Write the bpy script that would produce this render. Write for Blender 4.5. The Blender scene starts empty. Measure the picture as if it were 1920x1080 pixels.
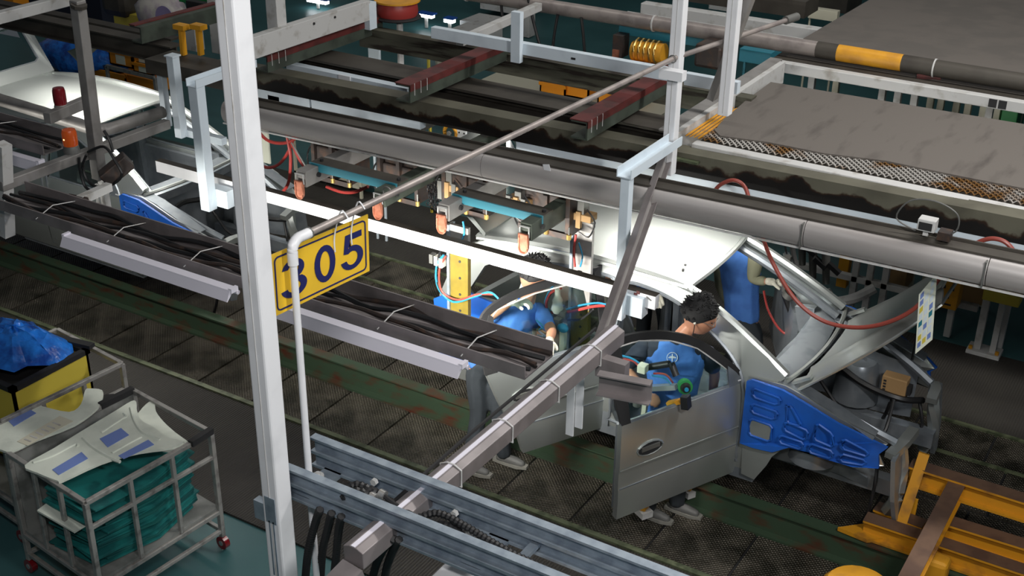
import bpy, bmesh, math, random
from mathutils import Vector, Matrix
from mathutils.geometry import tessellate_polygon
random.seed(7)
S = bpy.context.scene
COL = S.collection
# ------------------------------------------------------------ camera
H = 5.5
F = 2329.87
PITCH, YAW, ROLL = .463438633, -.546336354, .0125425078
cy, sy, cp, sp = math.cos(YAW), math.sin(YAW), math.cos(PITCH), math.sin(PITCH)
FW = Vector((sy*cp, cy*cp, -sp)); RG = Vector((cy, -sy, 0)); UP = RG.cross(FW)
cr, sr = math.cos(ROLL), math.sin(ROLL)
R2 = RG*cr + UP*sr; U2 = UP*cr - RG*sr
cam = bpy.data.cameras.new('camera'); co = bpy.data.objects.new('camera', cam); COL.objects.link(co)
cam.sensor_width = 36; cam.lens = F/1920*36; cam.clip_end = 200
M = Matrix((R2, U2, -FW)).transposed().to_4x4(); M.translation = (0, 0, H)
co.matrix_world = M
S.camera = co
# ------------------------------------------------------------ light and exposure
S.view_settings.view_transform = 'Standard'; S.view_settings.look = 'None'
S.view_settings.exposure = 0.0; S.view_settings.gamma = 1; S.view_settings.use_curve_mapping = False
wd = bpy.data.worlds.new('hall'); S.world = wd; wd.use_nodes = True
wd.node_tree.nodes['Background'].inputs[0].default_value = (.80, .90, 1, 1)
wd.node_tree.nodes['Background'].inputs[1].default_value = .06
def area(name, loc, target, sx, sy_, power, color=(1, .97, .9), spread=3.14159):
    l = bpy.data.lights.new(name, 'AREA'); l.shape = 'RECTANGLE'; l.size = sx; l.size_y = sy_; l.energy = power; l.color = color; l.spread = spread
    o = bpy.data.objects.new(name, l); COL.objects.link(o); o.location = loc
    d = (Vector(target)-Vector(loc)).normalized()
    x = Vector((1, 0, 0)); x = (x-d*x.dot(d)).normalized(); y = (-d).cross(x)
    o.matrix_world = Matrix(((x.x, y.x, -d.x, loc[0]), (x.y, y.y, -d.y, loc[1]), (x.z, y.z, -d.z, loc[2]), (0, 0, 0, 1)))
    return o
area('lamp_tray_front', (-4.15, 5.10, 1.97), (-4.25, 7.2, 1.60), 1.3, .08, 62, spread=1.7)
area('lamp_tray_rear', (-5.9, 5.10, 1.97), (-5.8, 7.2, 1.60), 1.5, .08, 19, spread=1.7)
area('lamp_tray_left', (-8.3, 5.86, 2.0), (-8.3, 7.1, .7), 1.2, .08, 16)
area('line_lamp_front', (-3.25, 7.62, 2.40), (-3.25, 7.75, 0), 1.2, .12, 40, spread=2.0)
area('line_lamp_rear', (-9.1, 7.62, 2.40), (-9.1, 7.75, 0), 1.9, .12, 52, spread=2.4)
area('line_lamp_middle', (-5.6, 8.3, 2.35), (-5.6, 8.3, 0), 1.5, .12, 6)
area('near_camera_fill', (-.9, .5, 5.9), (-3.2, 4.0, 2.9), 1.0, .3, 120, (1, .98, .97))  # added fill beside the camera to brighten post and sign, no known lamp
area('bay_lamp_right', (.3, 8.6, 7.4), (-1.4, 8.0, 2.4), 3.0, .4, 270, (1, .97, .94))
area('front_right_fill', (1.2, 3.2, 5.7), (-1.2, 7.0, 2.2), 1.2, .3, 185, (1, .98, .96))  # added fill standing in for a flash-like front light, no fixture there
area('ceiling_row_line', (-4, 9.5, 8.5), (-4, 9, 0), 14, .4, 150, (1, .98, .93))
area('ceiling_row_far', (-9, 18, 8.5), (-9, 17, 0), 20, .4, 150, (1, .98, .93))
# ------------------------------------------------------------ helpers
def ray(px, py):
    return R2*((px-960)/F) - U2*((py-540)/F) + FW
C0 = Vector((0, 0, H))
def W(px, py, X=None, Y=None, Z=None):
    d = ray(px, py)
    t = (Z-H)/d.z if Z is not None else (Y/d.y if Y is not None else X/d.x)
    return C0+d*t
V = Vector
ORG = {}
def tag(o, label=None, cat=None, group=None, kind=None):
    if label: o['label'] = label
    if cat: o['category'] = cat
    if group: o['group'] = group
    if kind: o['kind'] = kind
    return o
def thing(name, label, cat, loc=(0, 0, 0), group=None, kind=None):
    o = bpy.data.objects.new(name, None); COL.objects.link(o); o.location = loc; o.empty_display_size = .1
    ORG[o.name] = V(loc)
    return tag(o, label, cat, group, kind)
class MB:
    def __init__(s): s.v = []; s.f = []
    def add(s, vs, fs):
        n = len(s.v); s.v += [V(v) for v in vs]; s.f += [tuple(i+n for i in f) for f in fs]; return s
    def box(s, x0, x1, y0, y1, z0, z1):
        return s.add([(x, y, z) for x in (x0, x1) for y in (y0, y1) for z in (z0, z1)],
                     [(0, 1, 3, 2), (4, 6, 7, 5), (0, 4, 5, 1), (2, 3, 7, 6), (0, 2, 6, 4), (1, 5, 7, 3)])
    def bar(s, a, b, w, h, up=(0, 0, 1)):
        a = V(a); b = V(b); d = (b-a).normalized(); u = V(up); u = (u-d*u.dot(d))
        if u.length < 1e-4: u = V((0, 1, 0)); u = u-d*u.dot(d)
        u.normalize(); r = d.cross(u)
        vs = [p+r*(i*w/2)+u*(j*h/2) for p in (a, b) for i in (-1, 1) for j in (-1, 1)]
        return s.add(vs, [(0, 2, 3, 1), (4, 5, 7, 6), (0, 1, 5, 4), (2, 6, 7, 3), (0, 4, 6, 2), (1, 3, 7, 5)])
    def prism(s, pts, vec):
        n = len(pts); vec = V(vec); vs = [V(p) for p in pts]+[V(p)+vec for p in pts]
        return s.add(vs, [tuple(range(n-1, -1, -1)), tuple(range(n, 2*n))]+[(i, (i+1) % n, n+(i+1) % n, n+i) for i in range(n)])
    def rings(s, rings, closed=False, cap=True):
        n = len(rings[0]); k0 = len(s.v); s.v += [V(p) for r in rings for p in r]; m = len(rings)
        for i in range(m if closed else m-1):
            for j in range(n):
                a = k0+i*n+j; b = k0+i*n+(j+1) % n; i2 = (i+1) % m
                s.f.append((a, b, k0+i2*n+(j+1) % n, k0+i2*n+j))
        if cap and not closed:
            s.f.append(tuple(k0+j for j in range(n-1, -1, -1))); s.f.append(tuple(k0+(m-1)*n+j for j in range(n)))
        return s
    def sweep(s, pts, prof, up=(0, 0, 1), closed=False, scale=None):
        pts = [V(p) for p in pts]; rs = []; m = len(pts)
        for i, p in enumerate(pts):
            a = pts[i-1] if (i or closed) else p; b = pts[(i+1) % m] if (i < m-1 or closed) else p
            d1 = (p-a).normalized() if (p-a).length > 1e-6 else V((0, 0, 0)); d2 = (b-p).normalized() if (b-p).length > 1e-6 else V((0, 0, 0))
            d = (d1+d2).normalized()
            u = V(up); u = u-d*u.dot(d)
            if u.length < .05: u = V((0, 1, .01)); u = u-d*u.dot(d)
            u.normalize(); r = d.cross(u)
            k = 1
            if d1.length and d2.length: k = 1/max(.5, math.sqrt(max(.01, (1+d1.dot(d2))/2)))
            q = scale[i] if scale else 1
            rs.append([p+r*(x*q*k)+u*(y*q) for x, y in prof])
        return s.rings(rs, closed)
    def tube(s, pts, r, n=8, closed=False, scale=None):
        return s.sweep(pts, [(r*math.cos(2*math.pi*i/n), r*math.sin(2*math.pi*i/n)) for i in range(n)], closed=closed, scale=scale, up=(.13, .21, 1))
    def cyl(s, a, b, r0, r1=None, n=12):
        a = V(a); b = V(b); return s.tube([a, b], r0, n, scale=[1, (r1 if r1 is not None else r0)/r0])
    def lathe(s, c, prof, n=16):  # vertical axis, prof (r,z)
        c = V(c); return s.rings([[c+V((r*math.cos(2*math.pi*i/n), r*math.sin(2*math.pi*i/n), z)) for i in range(n)] for r, z in prof])
    def sphere(s, c, rx, ry=None, rz=None, n=10, m=6):
        ry = ry or rx; rz = rz or rx; c = V(c)
        return s.rings([[c+V((rx*math.sin(t)*math.cos(2*math.pi*i/n), ry*math.sin(t)*math.sin(2*math.pi*i/n), rz*math.cos(t))) for i in range(n)]
                        for t in [math.pi*(.02+.96*k/m) for k in range(m+1)]])
    def grid(s, g, t=0.0, flip=False):  # grid of points, solid sheet of thickness t
        nu, nv = len(g), len(g[0]); P = [[V(p) for p in r] for r in g]
        def nrm(i, j):
            a = P[min(i+1, nu-1)][j]-P[max(i-1, 0)][j]; b = P[i][min(j+1, nv-1)]-P[i][max(j-1, 0)]
            return a.cross(b).normalized()
        k = len(s.v); s.v += [p for r in P for p in r]
        for i in range(nu-1):
            for j in range(nv-1):
                s.f.append((k+i*nv+j, k+(i+1)*nv+j, k+(i+1)*nv+j+1, k+i*nv+j+1))
        if t:
            k2 = len(s.v); s.v += [P[i][j]-nrm(i, j)*t for i in range(nu) for j in range(nv)]
            for i in range(nu-1):
                for j in range(nv-1):
                    s.f.append((k2+i*nv+j, k2+i*nv+j+1, k2+(i+1)*nv+j+1, k2+(i+1)*nv+j))
            ed = [(i, 0) for i in range(nu)]+[(nu-1, j) for j in range(1, nv)]+[(i, nv-1) for i in range(nu-2, -1, -1)]+[(0, j) for j in range(nv-2, 0, -1)]
            for a in range(len(ed)):
                i, j = ed[a]; i2, j2 = ed[(a+1) % len(ed)]
                s.f.append((k+i*nv+j, k2+i*nv+j, k2+i2*nv+j2, k+i2*nv+j2))
        return s
    def holed(s, loops, fn, off):  # 2d loops (outer first) -> fn(u,v) 3d, off = thickness vector
        tri = tessellate_polygon([[V((u, v, 0)) for u, v in l] for l in loops]); flat = [p for l in loops for p in l]
        n = len(flat); k = len(s.v); A = [V(fn(u, v)) for u, v in flat]; s.v += A; s.v += [p+V(off) for p in A]
        for t in tri: s.f.append(tuple(k+i for i in t)); s.f.append(tuple(k+n+i for i in reversed(t)))
        b = 0
        for l in loops:
            for i in range(len(l)):
                j = (i+1) % len(l); s.f.append((k+b+i, k+b+j, k+n+b+j, k+n+b+i))
            b += len(l)
        return s
    def mesh(s, name, mat, org=V((0, 0, 0)), smooth=False, angle=40):
        me = bpy.data.meshes.new(name); me.from_pydata([v-org for v in s.v], [], s.f); me.validate()
        bm = bmesh.new(); bm.from_mesh(me); bmesh.ops.recalc_face_normals(bm, faces=bm.faces); bm.to_mesh(me); bm.free()
        if mat: me.materials.append(mat)
        if smooth:
            me.polygons.foreach_set('use_smooth', [True]*len(me.polygons)); me.set_sharp_from_angle(angle=math.radians(angle))
        return me
    def build(s, name, mat, parent=None, smooth=False, bevel=0, label=None, kind=None, angle=40):
        if parent is not None: org = ORG[parent.name]
        else:
            xs = [v.x for v in s.v]; ys = [v.y for v in s.v]; zs = [v.z for v in s.v]
            org = V(((min(xs)+max(xs))/2, (min(ys)+max(ys))/2, min(zs)))
        o = bpy.data.objects.new(name, s.mesh(name, mat, org, smooth, angle)); COL.objects.link(o)
        if parent is not None: o.parent = parent; ORG[o.name] = org
        else: o.location = org; ORG[o.name] = org
        if bevel:
            b = o.modifiers.new('bevel', 'BEVEL'); b.width = bevel; b.segments = 2; b.limit_method = 'ANGLE'
        if label: o['label'] = label
        if kind: o['kind'] = kind
        return o
def solo(mb, name, mat, label, cat, group=None, smooth=False, bevel=0, kind=None):
    return tag(mb.build(name, mat, None, smooth, bevel), label, cat, group, kind)
def copy_tree(o, delta=(0, 0, 0), parent=None, label=None, skip=(), rot=0):
    c = o.copy(); COL.objects.link(c)
    if parent is not None:
        c.parent = parent
    else:
        c.location = o.location+V(delta); c.rotation_euler.z += rot
        if label: c['label'] = label
    ORG[c.name] = ORG[o.name]+V(delta)
    for ch in o.children:
        if ch.name.split('.')[0] in skip: continue
        copy_tree(ch, delta, c)
    return c
def cat_rom(pts, n=6, closed=False):
    pts = [V(p) for p in pts]; out = []; m = len(pts)
    for i in range(m if closed else m-1):
        p0 = pts[(i-1) % m] if closed or i else pts[0]; p1 = pts[i]; p2 = pts[(i+1) % m]; p3 = pts[(i+2) % m] if closed or i < m-2 else pts[-1]
        for k in range(n):
            t = k/n
            out.append(.5*((2*p1)+(p2-p0)*t+(2*p0-5*p1+4*p2-p3)*t*t+(3*p1-p0-3*p2+p3)*t**3))
    if not closed: out.append(pts[-1])
    return out
# channel profile (closed outline), width w, height h, thickness t; opening to +x
def chan(w, h, t): return [(w/2, h/2), (-w/2, h/2), (-w/2, -h/2), (w/2, -h/2), (w/2, -h/2+t), (-w/2+t, -h/2+t), (-w/2+t, h/2-t), (w/2, h/2-t)]
def ibeam(w, h, t): return [(w/2, h/2), (-w/2, h/2), (-w/2, h/2-t), (-t/2, h/2-t), (-t/2, -h/2+t), (-w/2, -h/2+t), (-w/2, -h/2), (w/2, -h/2), (w/2, -h/2+t), (t/2, -h/2+t), (t/2, h/2-t), (w/2, h/2-t)]
# ------------------------------------------------------------ materials
def mat(name, col, rough=.5, metal=0, col2=None, scale=8, thr=(.45, .6), bump=0, bscale=40, detail=4, coat=0, emit=None, estr=0, alpha=None, stretch=None, trans=0):
    m = bpy.data.materials.new(name); m.use_nodes = True; nt = m.node_tree; b = nt.nodes['Principled BSDF']
    b.inputs['Base Color'].default_value = (*col, 1); b.inputs['Roughness'].default_value = rough; b.inputs['Metallic'].default_value = metal
    if coat: b.inputs['Coat Weight'].default_value = coat; b.inputs['Coat Roughness'].default_value = .12
    if trans: b.inputs['Transmission Weight'].default_value = trans
    tc = nt.nodes.new('ShaderNodeTexCoord'); src = tc.outputs['Object']
    if stretch:
        mp = nt.nodes.new('ShaderNodeMapping'); mp.inputs['Scale'].default_value = stretch; nt.links.new(src, mp.inputs[0]); src = mp.outputs[0]
    if col2:
        n = nt.nodes.new('ShaderNodeTexNoise'); n.inputs['Scale'].default_value = scale; n.inputs['Detail'].default_value = detail
        r = nt.nodes.new('ShaderNodeValToRGB'); r.color_ramp.elements[0].position = thr[0]; r.color_ramp.elements[1].position = thr[1]
        r.color_ramp.elements[0].color = (*col, 1); r.color_ramp.elements[1].color = (*col2, 1)
        nt.links.new(src, n.inputs['Vector']); nt.links.new(n.outputs[0], r.inputs[0]); nt.links.new(r.outputs[0], b.inputs['Base Color'])
    if bump:
        n2 = nt.nodes.new('ShaderNodeTexNoise'); n2.inputs['Scale'].default_value = bscale; nt.links.new(src, n2.inputs['Vector'])
        bp = nt.nodes.new('ShaderNodeBump'); bp.inputs['Strength'].default_value = bump; bp.inputs['Distance'].default_value = .01
        nt.links.new(n2.outputs[0], bp.inputs['Height']); nt.links.new(bp.outputs[0], b.inputs['Normal'])
    if emit: b.inputs['Emission Color'].default_value = (*emit, 1); b.inputs['Emission Strength'].default_value = estr
    return m
def wave_bump(m, scale, strength, kind='diamond', rot=.785):
    nt = m.node_tree; b = nt.nodes['Principled BSDF']; tc = nt.nodes.new('ShaderNodeTexCoord')
    outs = []
    for s in (1, -1):
        mp = nt.nodes.new('ShaderNodeMapping'); mp.inputs['Rotation'].default_value = (0, 0, s*rot); nt.links.new(tc.outputs['Object'], mp.inputs[0])
        w = nt.nodes.new('ShaderNodeTexWave'); w.inputs['Scale'].default_value = scale; w.wave_profile = 'SIN'; nt.links.new(mp.outputs[0], w.inputs[0]); outs.append(w.outputs['Fac'])
    mx = nt.nodes.new('ShaderNodeMath'); mx.operation = 'MULTIPLY'; nt.links.new(outs[0], mx.inputs[0]); nt.links.new(outs[1], mx.inputs[1])
    bp = nt.nodes.new('ShaderNodeBump'); bp.inputs['Strength'].default_value = strength; bp.inputs['Distance'].default_value = .012
    nt.links.new(mx.outputs[0], bp.inputs['Height']); nt.links.new(bp.outputs[0], b.inputs['Normal'])
    return m
m_teal = mat('teal_floor_paint', (.030, .095, .100), .42, 0, (.042, .12, .125), 1.2, (.4, .7), bump=.05)
m_mat = wave_bump(mat('ribbed_rubber_mat', (.026, .023, .019), .75, 0, (.034, .031, .025), 2, (.4, .7)), 14, .5, rot=.0)
m_plate = wave_bump(mat('checker_plate_steel', (.105, .092, .072), .36, .5, (.030, .027, .019), 4.5, (.42, .64)), 15, .9)
m_strip = mat('worn_green_edge_steel', (.13, .15, .085), .5, .2, (.06, .075, .04), 12)
m_rail = mat('green_rail_rust', (.040, .070, .040), .55, .1, (.085, .022, .010), 5, (.5, .72), stretch=(1, 1, 2.5))
m_white = mat('white_painted_steel', (.74, .75, .77), .38, 0, (.62, .63, .65), 5, (.5, .8))
m_whiteb = mat('bluish_white_paint', (.62, .70, .76), .4, 0, (.52, .60, .66), 7, (.5, .8))
m_whited = mat('dirty_white_paint', (.50, .50, .49), .5, 0, (.30, .28, .25), 9, (.55, .75))
m_grey = mat('grey_painted_steel', (.26, .25, .24), .45, .2, (.17, .16, .15), 6, (.45, .75))
m_dkbeam = mat('dark_grey_beam', (.060, .053, .043), .6, .2, (.038, .032, .026), 5, (.4, .75))
m_rustbeam = mat('rusty_green_grey_beam', (.088, .085, .062), .6, .2, (.016, .009, .005), 3.0, (.50, .60), stretch=(.6, 1, 7))
def stain_band(m, slope, off, h):
    nt = m.node_tree; b = nt.nodes['Principled BSDF']; old = b.inputs['Base Color'].links[0].from_socket
    tc = nt.nodes.new('ShaderNodeTexCoord'); sx = nt.nodes.new('ShaderNodeSeparateXYZ'); nt.links.new(tc.outputs['Object'], sx.inputs[0])
    def mth(op, a, c, d=None):
        n = nt.nodes.new('ShaderNodeMath'); n.operation = op
        for i, q in enumerate((a, c, d)):
            if q is None: continue
            if isinstance(q, (int, float)): n.inputs[i].default_value = q
            else: nt.links.new(q, n.inputs[i])
        return n.outputs[0]
    zz = mth('SUBTRACT', mth('SUBTRACT', sx.outputs[2], mth('MULTIPLY', sx.outputs[0], slope)), off)
    nz = nt.nodes.new('ShaderNodeTexNoise'); nz.inputs['Scale'].default_value = 5; nz.inputs['Detail'].default_value = 5; nt.links.new(tc.outputs['Object'], nz.inputs['Vector'])
    v = mth('ADD', mth('DIVIDE', zz, h), mth('MULTIPLY', mth('SUBTRACT', nz.outputs[0], .5), 1.6))
    r = nt.nodes.new('ShaderNodeValToRGB'); r.color_ramp.elements[0].position = .42; r.color_ramp.elements[1].position = .62
    r.color_ramp.elements[0].color = (.010, .005, .003, 1); r.color_ramp.elements[1].color = (.5, .5, .5, 1); e = r.color_ramp.elements.new(.52); e.color = (.10, .04, .012, 1)
    nt.links.new(v, r.inputs[0])
    mx = nt.nodes.new('ShaderNodeMix'); mx.data_type = 'RGBA'; mx.blend_type = 'MULTIPLY'; mx.inputs[0].default_value = 1
    nt.links.new(old, mx.inputs[6]); nt.links.new(r.outputs[0], mx.inputs[7])
    mx2 = nt.nodes.new('ShaderNodeMix'); mx2.data_type = 'RGBA'; mx2.blend_type = 'ADD'; mx2.inputs[0].default_value = 1
    nt.links.new(mx.outputs[2], mx2.inputs[6]); nt.links.new(mx.outputs[2], mx2.inputs[7]); nt.links.new(mx2.outputs[2], b.inputs['Base Color'])
    return m
m_stain = stain_band(mat('grey_green_beam_with_rust_band', (.125, .120, .088), .6, .2, (.085, .080, .058), 4, (.4, .7)), .0150, .060, .16)
m_green = mat('grey_green_channel', (.060, .075, .058), .6, .2, (.04, .048, .038), 6)
m_red = mat('dark_red_top_paint', (.105, .020, .018), .55, 0, (.06, .014, .012), 8)
m_pipe = mat('aged_grey_pipe', (.33, .29, .27), .42, .35, (.24, .21, .20), 7)
m_duct = mat('brushed_duct_steel', (.38, .36, .35), .40, .15, (.29, .27, .26), 2, stretch=(.3, 3, 3))
m_galv = mat('galvanised_steel', (.36, .42, .48), .42, .6, (.25, .30, .36), 14, (.4, .65))
m_tray = mat('plum_grey_tray', (.24, .215, .215), .42, .3, (.19, .17, .17), 5)
m_lampw = mat('lamp_housing_white', (.70, .68, .76), .35)
m_yel = mat('sign_yellow', (.80, .50, .03), .45, 0, (.72, .45, .03), 3)
m_navy = mat('navy_print', (.012, .016, .10), .5)
m_black = mat('black_rubber', (.010, .010, .011), .45)
m_blackm = mat('matt_black', (.014, .014, .015), .7)
m_dkmach = mat('oily_dark_machine', (.045, .035, .032), .45, .3, (.085, .05, .035), 18, (.5, .7))
m_copper = mat('copper_tip', (.40, .15, .09), .45, .5, (.28, .09, .05), 20)
m_tealbar = mat('teal_bar_paint', (.02, .17, .23), .45)
m_hose = mat('red_air_hose', (.30, .035, .03), .4)
m_hosed = mat('brown_red_hose', (.24, .045, .032), .4)
m_bluehose = mat('blue_air_hose', (.02, .18, .32), .35)
m_paint = mat('silver_car_paint', (.50, .53, .515), .34, .75, coat=.3)
m_inner = mat('grey_primer_metal', (.27, .295, .32), .36, .55, (.21, .235, .26), 6)
m_blue = mat('blue_foam_cover', (.010, .10, .46), .5, 0, (.012, .085, .38), 6)
m_yelox = mat('ochre_yellow_paint', (.62, .29, .015), .5, 0, (.42, .19, .02), 6, (.5, .75))
m_yelrust = mat('yellow_paint_worn_to_rust', (.58, .26, .012), .5, 0, (.16, .07, .025), 3.2, (.56, .68))
m_ytop = mat('brown_worn_steel', (.17, .10, .065), .5, .3, (.12, .07, .05), 6)
m_olive = mat('mustard_painted_steel', (.15, .11, .012), .5, 0, (.12, .088, .010), 8)
m_orange = mat('orange_plastic', (.75, .27, .012), .45)
m_glass = mat('clear_tinted_glass', (.75, .92, .90), .03, 0, trans=1)
m_skin = mat('skin', (.42, .20, .12), .5)
m_hair = mat('black_hair', (.004, .004, .0045), .75)
m_vest = mat('blue_work_vest', (.055, .17, .50), .8, 0, (.045, .14, .44), 10, bump=.5, bscale=14)
m_shirt = mat('navy_shirt', (.010, .014, .03), .8, bump=.4, bscale=18)
m_khaki = mat('khaki_sleeve', (.24, .24, .16), .8, bump=.5, bscale=16)
m_trous = mat('dark_slate_trousers', (.022, .028, .034), .85, bump=.6, bscale=12)
m_shoe = mat('grey_trainers', (.11, .11, .105), .6)
m_sole = mat('off_white_sole', (.22, .215, .19), .6)
m_glove = mat('white_cotton_glove', (.62, .60, .50), .9, bump=.4, bscale=60)
m_card = mat('brown_carton', (.33, .20, .085), .75)
m_padw = mat('pale_felt_pad', (.62, .66, .58), .8, 0, (.54, .58, .51), 5, bump=.3, bscale=18)
m_label = mat('blue_paper_label', (.15, .22, .50), .6)
m_tpad2 = mat('dark_teal_sheet', (.006, .075, .075), .6, 0, (.01, .12, .11), 5)
m_tpad = mat('teal_foam_sheet', (.010, .17, .16), .6, 0, (.006, .10, .10), 7)
m_bag = mat('crinkled_blue_film', (.02, .20, .72), .22, 0, (.01, .06, .32), 9, (.4, .65), bump=1, bscale=16)
m_carts = mat('worn_cart_steel', (.36, .35, .33), .42, .4, (.18, .17, .16), 14, (.5, .72))
m_deck = mat('scuffed_steel_deck', (.28, .285, .27), .5, .3, (.16, .165, .155), 5)
m_ybin = mat('yellow_plastic', (.60, .48, .06), .5)
m_redl = mat('red_lens', (.16, .004, .008), .2, coat=.6)
m_amber = mat('amber_lens', (.32, .045, .005), .25, coat=.6, emit=(1, .16, .01), estr=.10)
m_glow = mat('lit_bulb', (1, .5, .1), .3, emit=(1, .42, .10), estr=9)
m_lit = mat('lit_fluorescent_tube', (1, 1, 1), .3, emit=(.92, .97, 1), estr=7)
m_brass = mat('brass_fitting', (.60, .42, .14), .35, .8)
m_chrome = mat('bright_tool_metal', (.58, .58, .57), .3, .8)
m_aged = mat('cast_grey_tool', (.17, .17, .16), .45, .5)
m_gmat = mat('grey_walkway_mat', (.115, .102, .090), .85, 0, (.070, .060, .053), 1.6, (.56, .76), bump=.15, bscale=60, stretch=(6, 1.3, 1))
m_gmat2 = mat('plain_grey_mat', (.115, .102, .090), .85, 0, (.10, .09, .08), 3, bump=.1, bscale=60)
m_expm = mat('expanded_metal', (.50, .48, .45), .4, .5, (.24, .12, .035), 4, (.48, .58))
m_cream = mat('cream_paint', (.55, .53, .42), .5)
m_bluem = mat('mid_blue_plastic', (.02, .22, .38), .4)
m_dark = mat('dark_grey_wall', (.030, .034, .036), .8)  # even dark grey for the far wall
m_dgrn = mat('green_plastic', (.02, .22, .06), .5)
m_purple = mat('lilac_print', (.30, .25, .45), .5)
m_bagw = mat('translucent_bag_film', (.55, .52, .48), .35, 0, (.42, .36, .40), 6)
m_offw = mat('off_white_plastic', (.62, .60, .52), .5)
m_poster = mat('printed_card', (.72, .74, .62), .5)
# ------------------------------------------------------------ setting
fl = MB().box(-34, 10, -2, 30, -.30, -.012).build('floor', m_teal, kind='structure')
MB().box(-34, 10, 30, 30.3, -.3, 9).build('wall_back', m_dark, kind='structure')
PP = .605
def plates(y0, y1, x0, n):
    me = None
    for i in range(n):
        x = x0+i*PP
        b = MB().box(x+.010, x+PP-.010, y0+.008, y1-.008, -.011, .008)
        if me is None:
            o = b.build('floor_plate', m_plate, fl); me = o.data; o0 = x
        else:
            o = bpy.data.objects.new('floor_plate', me); COL.objects.link(o); o.parent = fl; ORG[o.name] = ORG[fl.name]; o.location = (x-o0, 0, 0)
        o.location.z += random.uniform(-.002, .003)
X0 = -5.82-12*PP
plates(6.40, 7.00, X0, 22)
plates(7.17, 8.10, X0, 22)
plates(8.12, 8.76, X0+.12, 22)
plates(8.79, 9.25, X0-.06, 22)
und = MB().box(-14, 3, 6.36, 9.28, -.013, -.0115); und.build('trim_1', m_blackm, kind='structure')
for k, (ya, yb, z) in enumerate(((6.355, 6.40, .022), (8.76, 8.79, .02), (9.25, 9.285, .022))):
    MB().box(-14, 3, ya, yb, -.012, z).build('trim_%d' % (k+2), m_strip, kind='structure')
r = MB().box(-14, 3, 7.0, 7.06, -.01, .02)                              # foot flange, web, head flange
r.box(-14, 3, 7.06, 7.075, -.01, .20); r.box(-14, 3, 7.03, 7.13, .20, .215); r.box(-14, 3, 7.125, 7.13, .16, .2)
solo(r, 'conveyor_rail', m_rail, 'long low green steel rail with rust streaks running under the car sills', 'rail')
for nm, y0, y1, lb in (('near', 5.18, 6.355, 'dark ribbed floor matting on the near side of the line beside the parts carts'),
                       ('far', 9.285, 10.62, 'dark ribbed floor matting along the far side of the line')):
    solo(MB().box(-14, 3, y0, y1, -.012, .006), 'floor_matting', m_mat, lb, 'mat')
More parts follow.
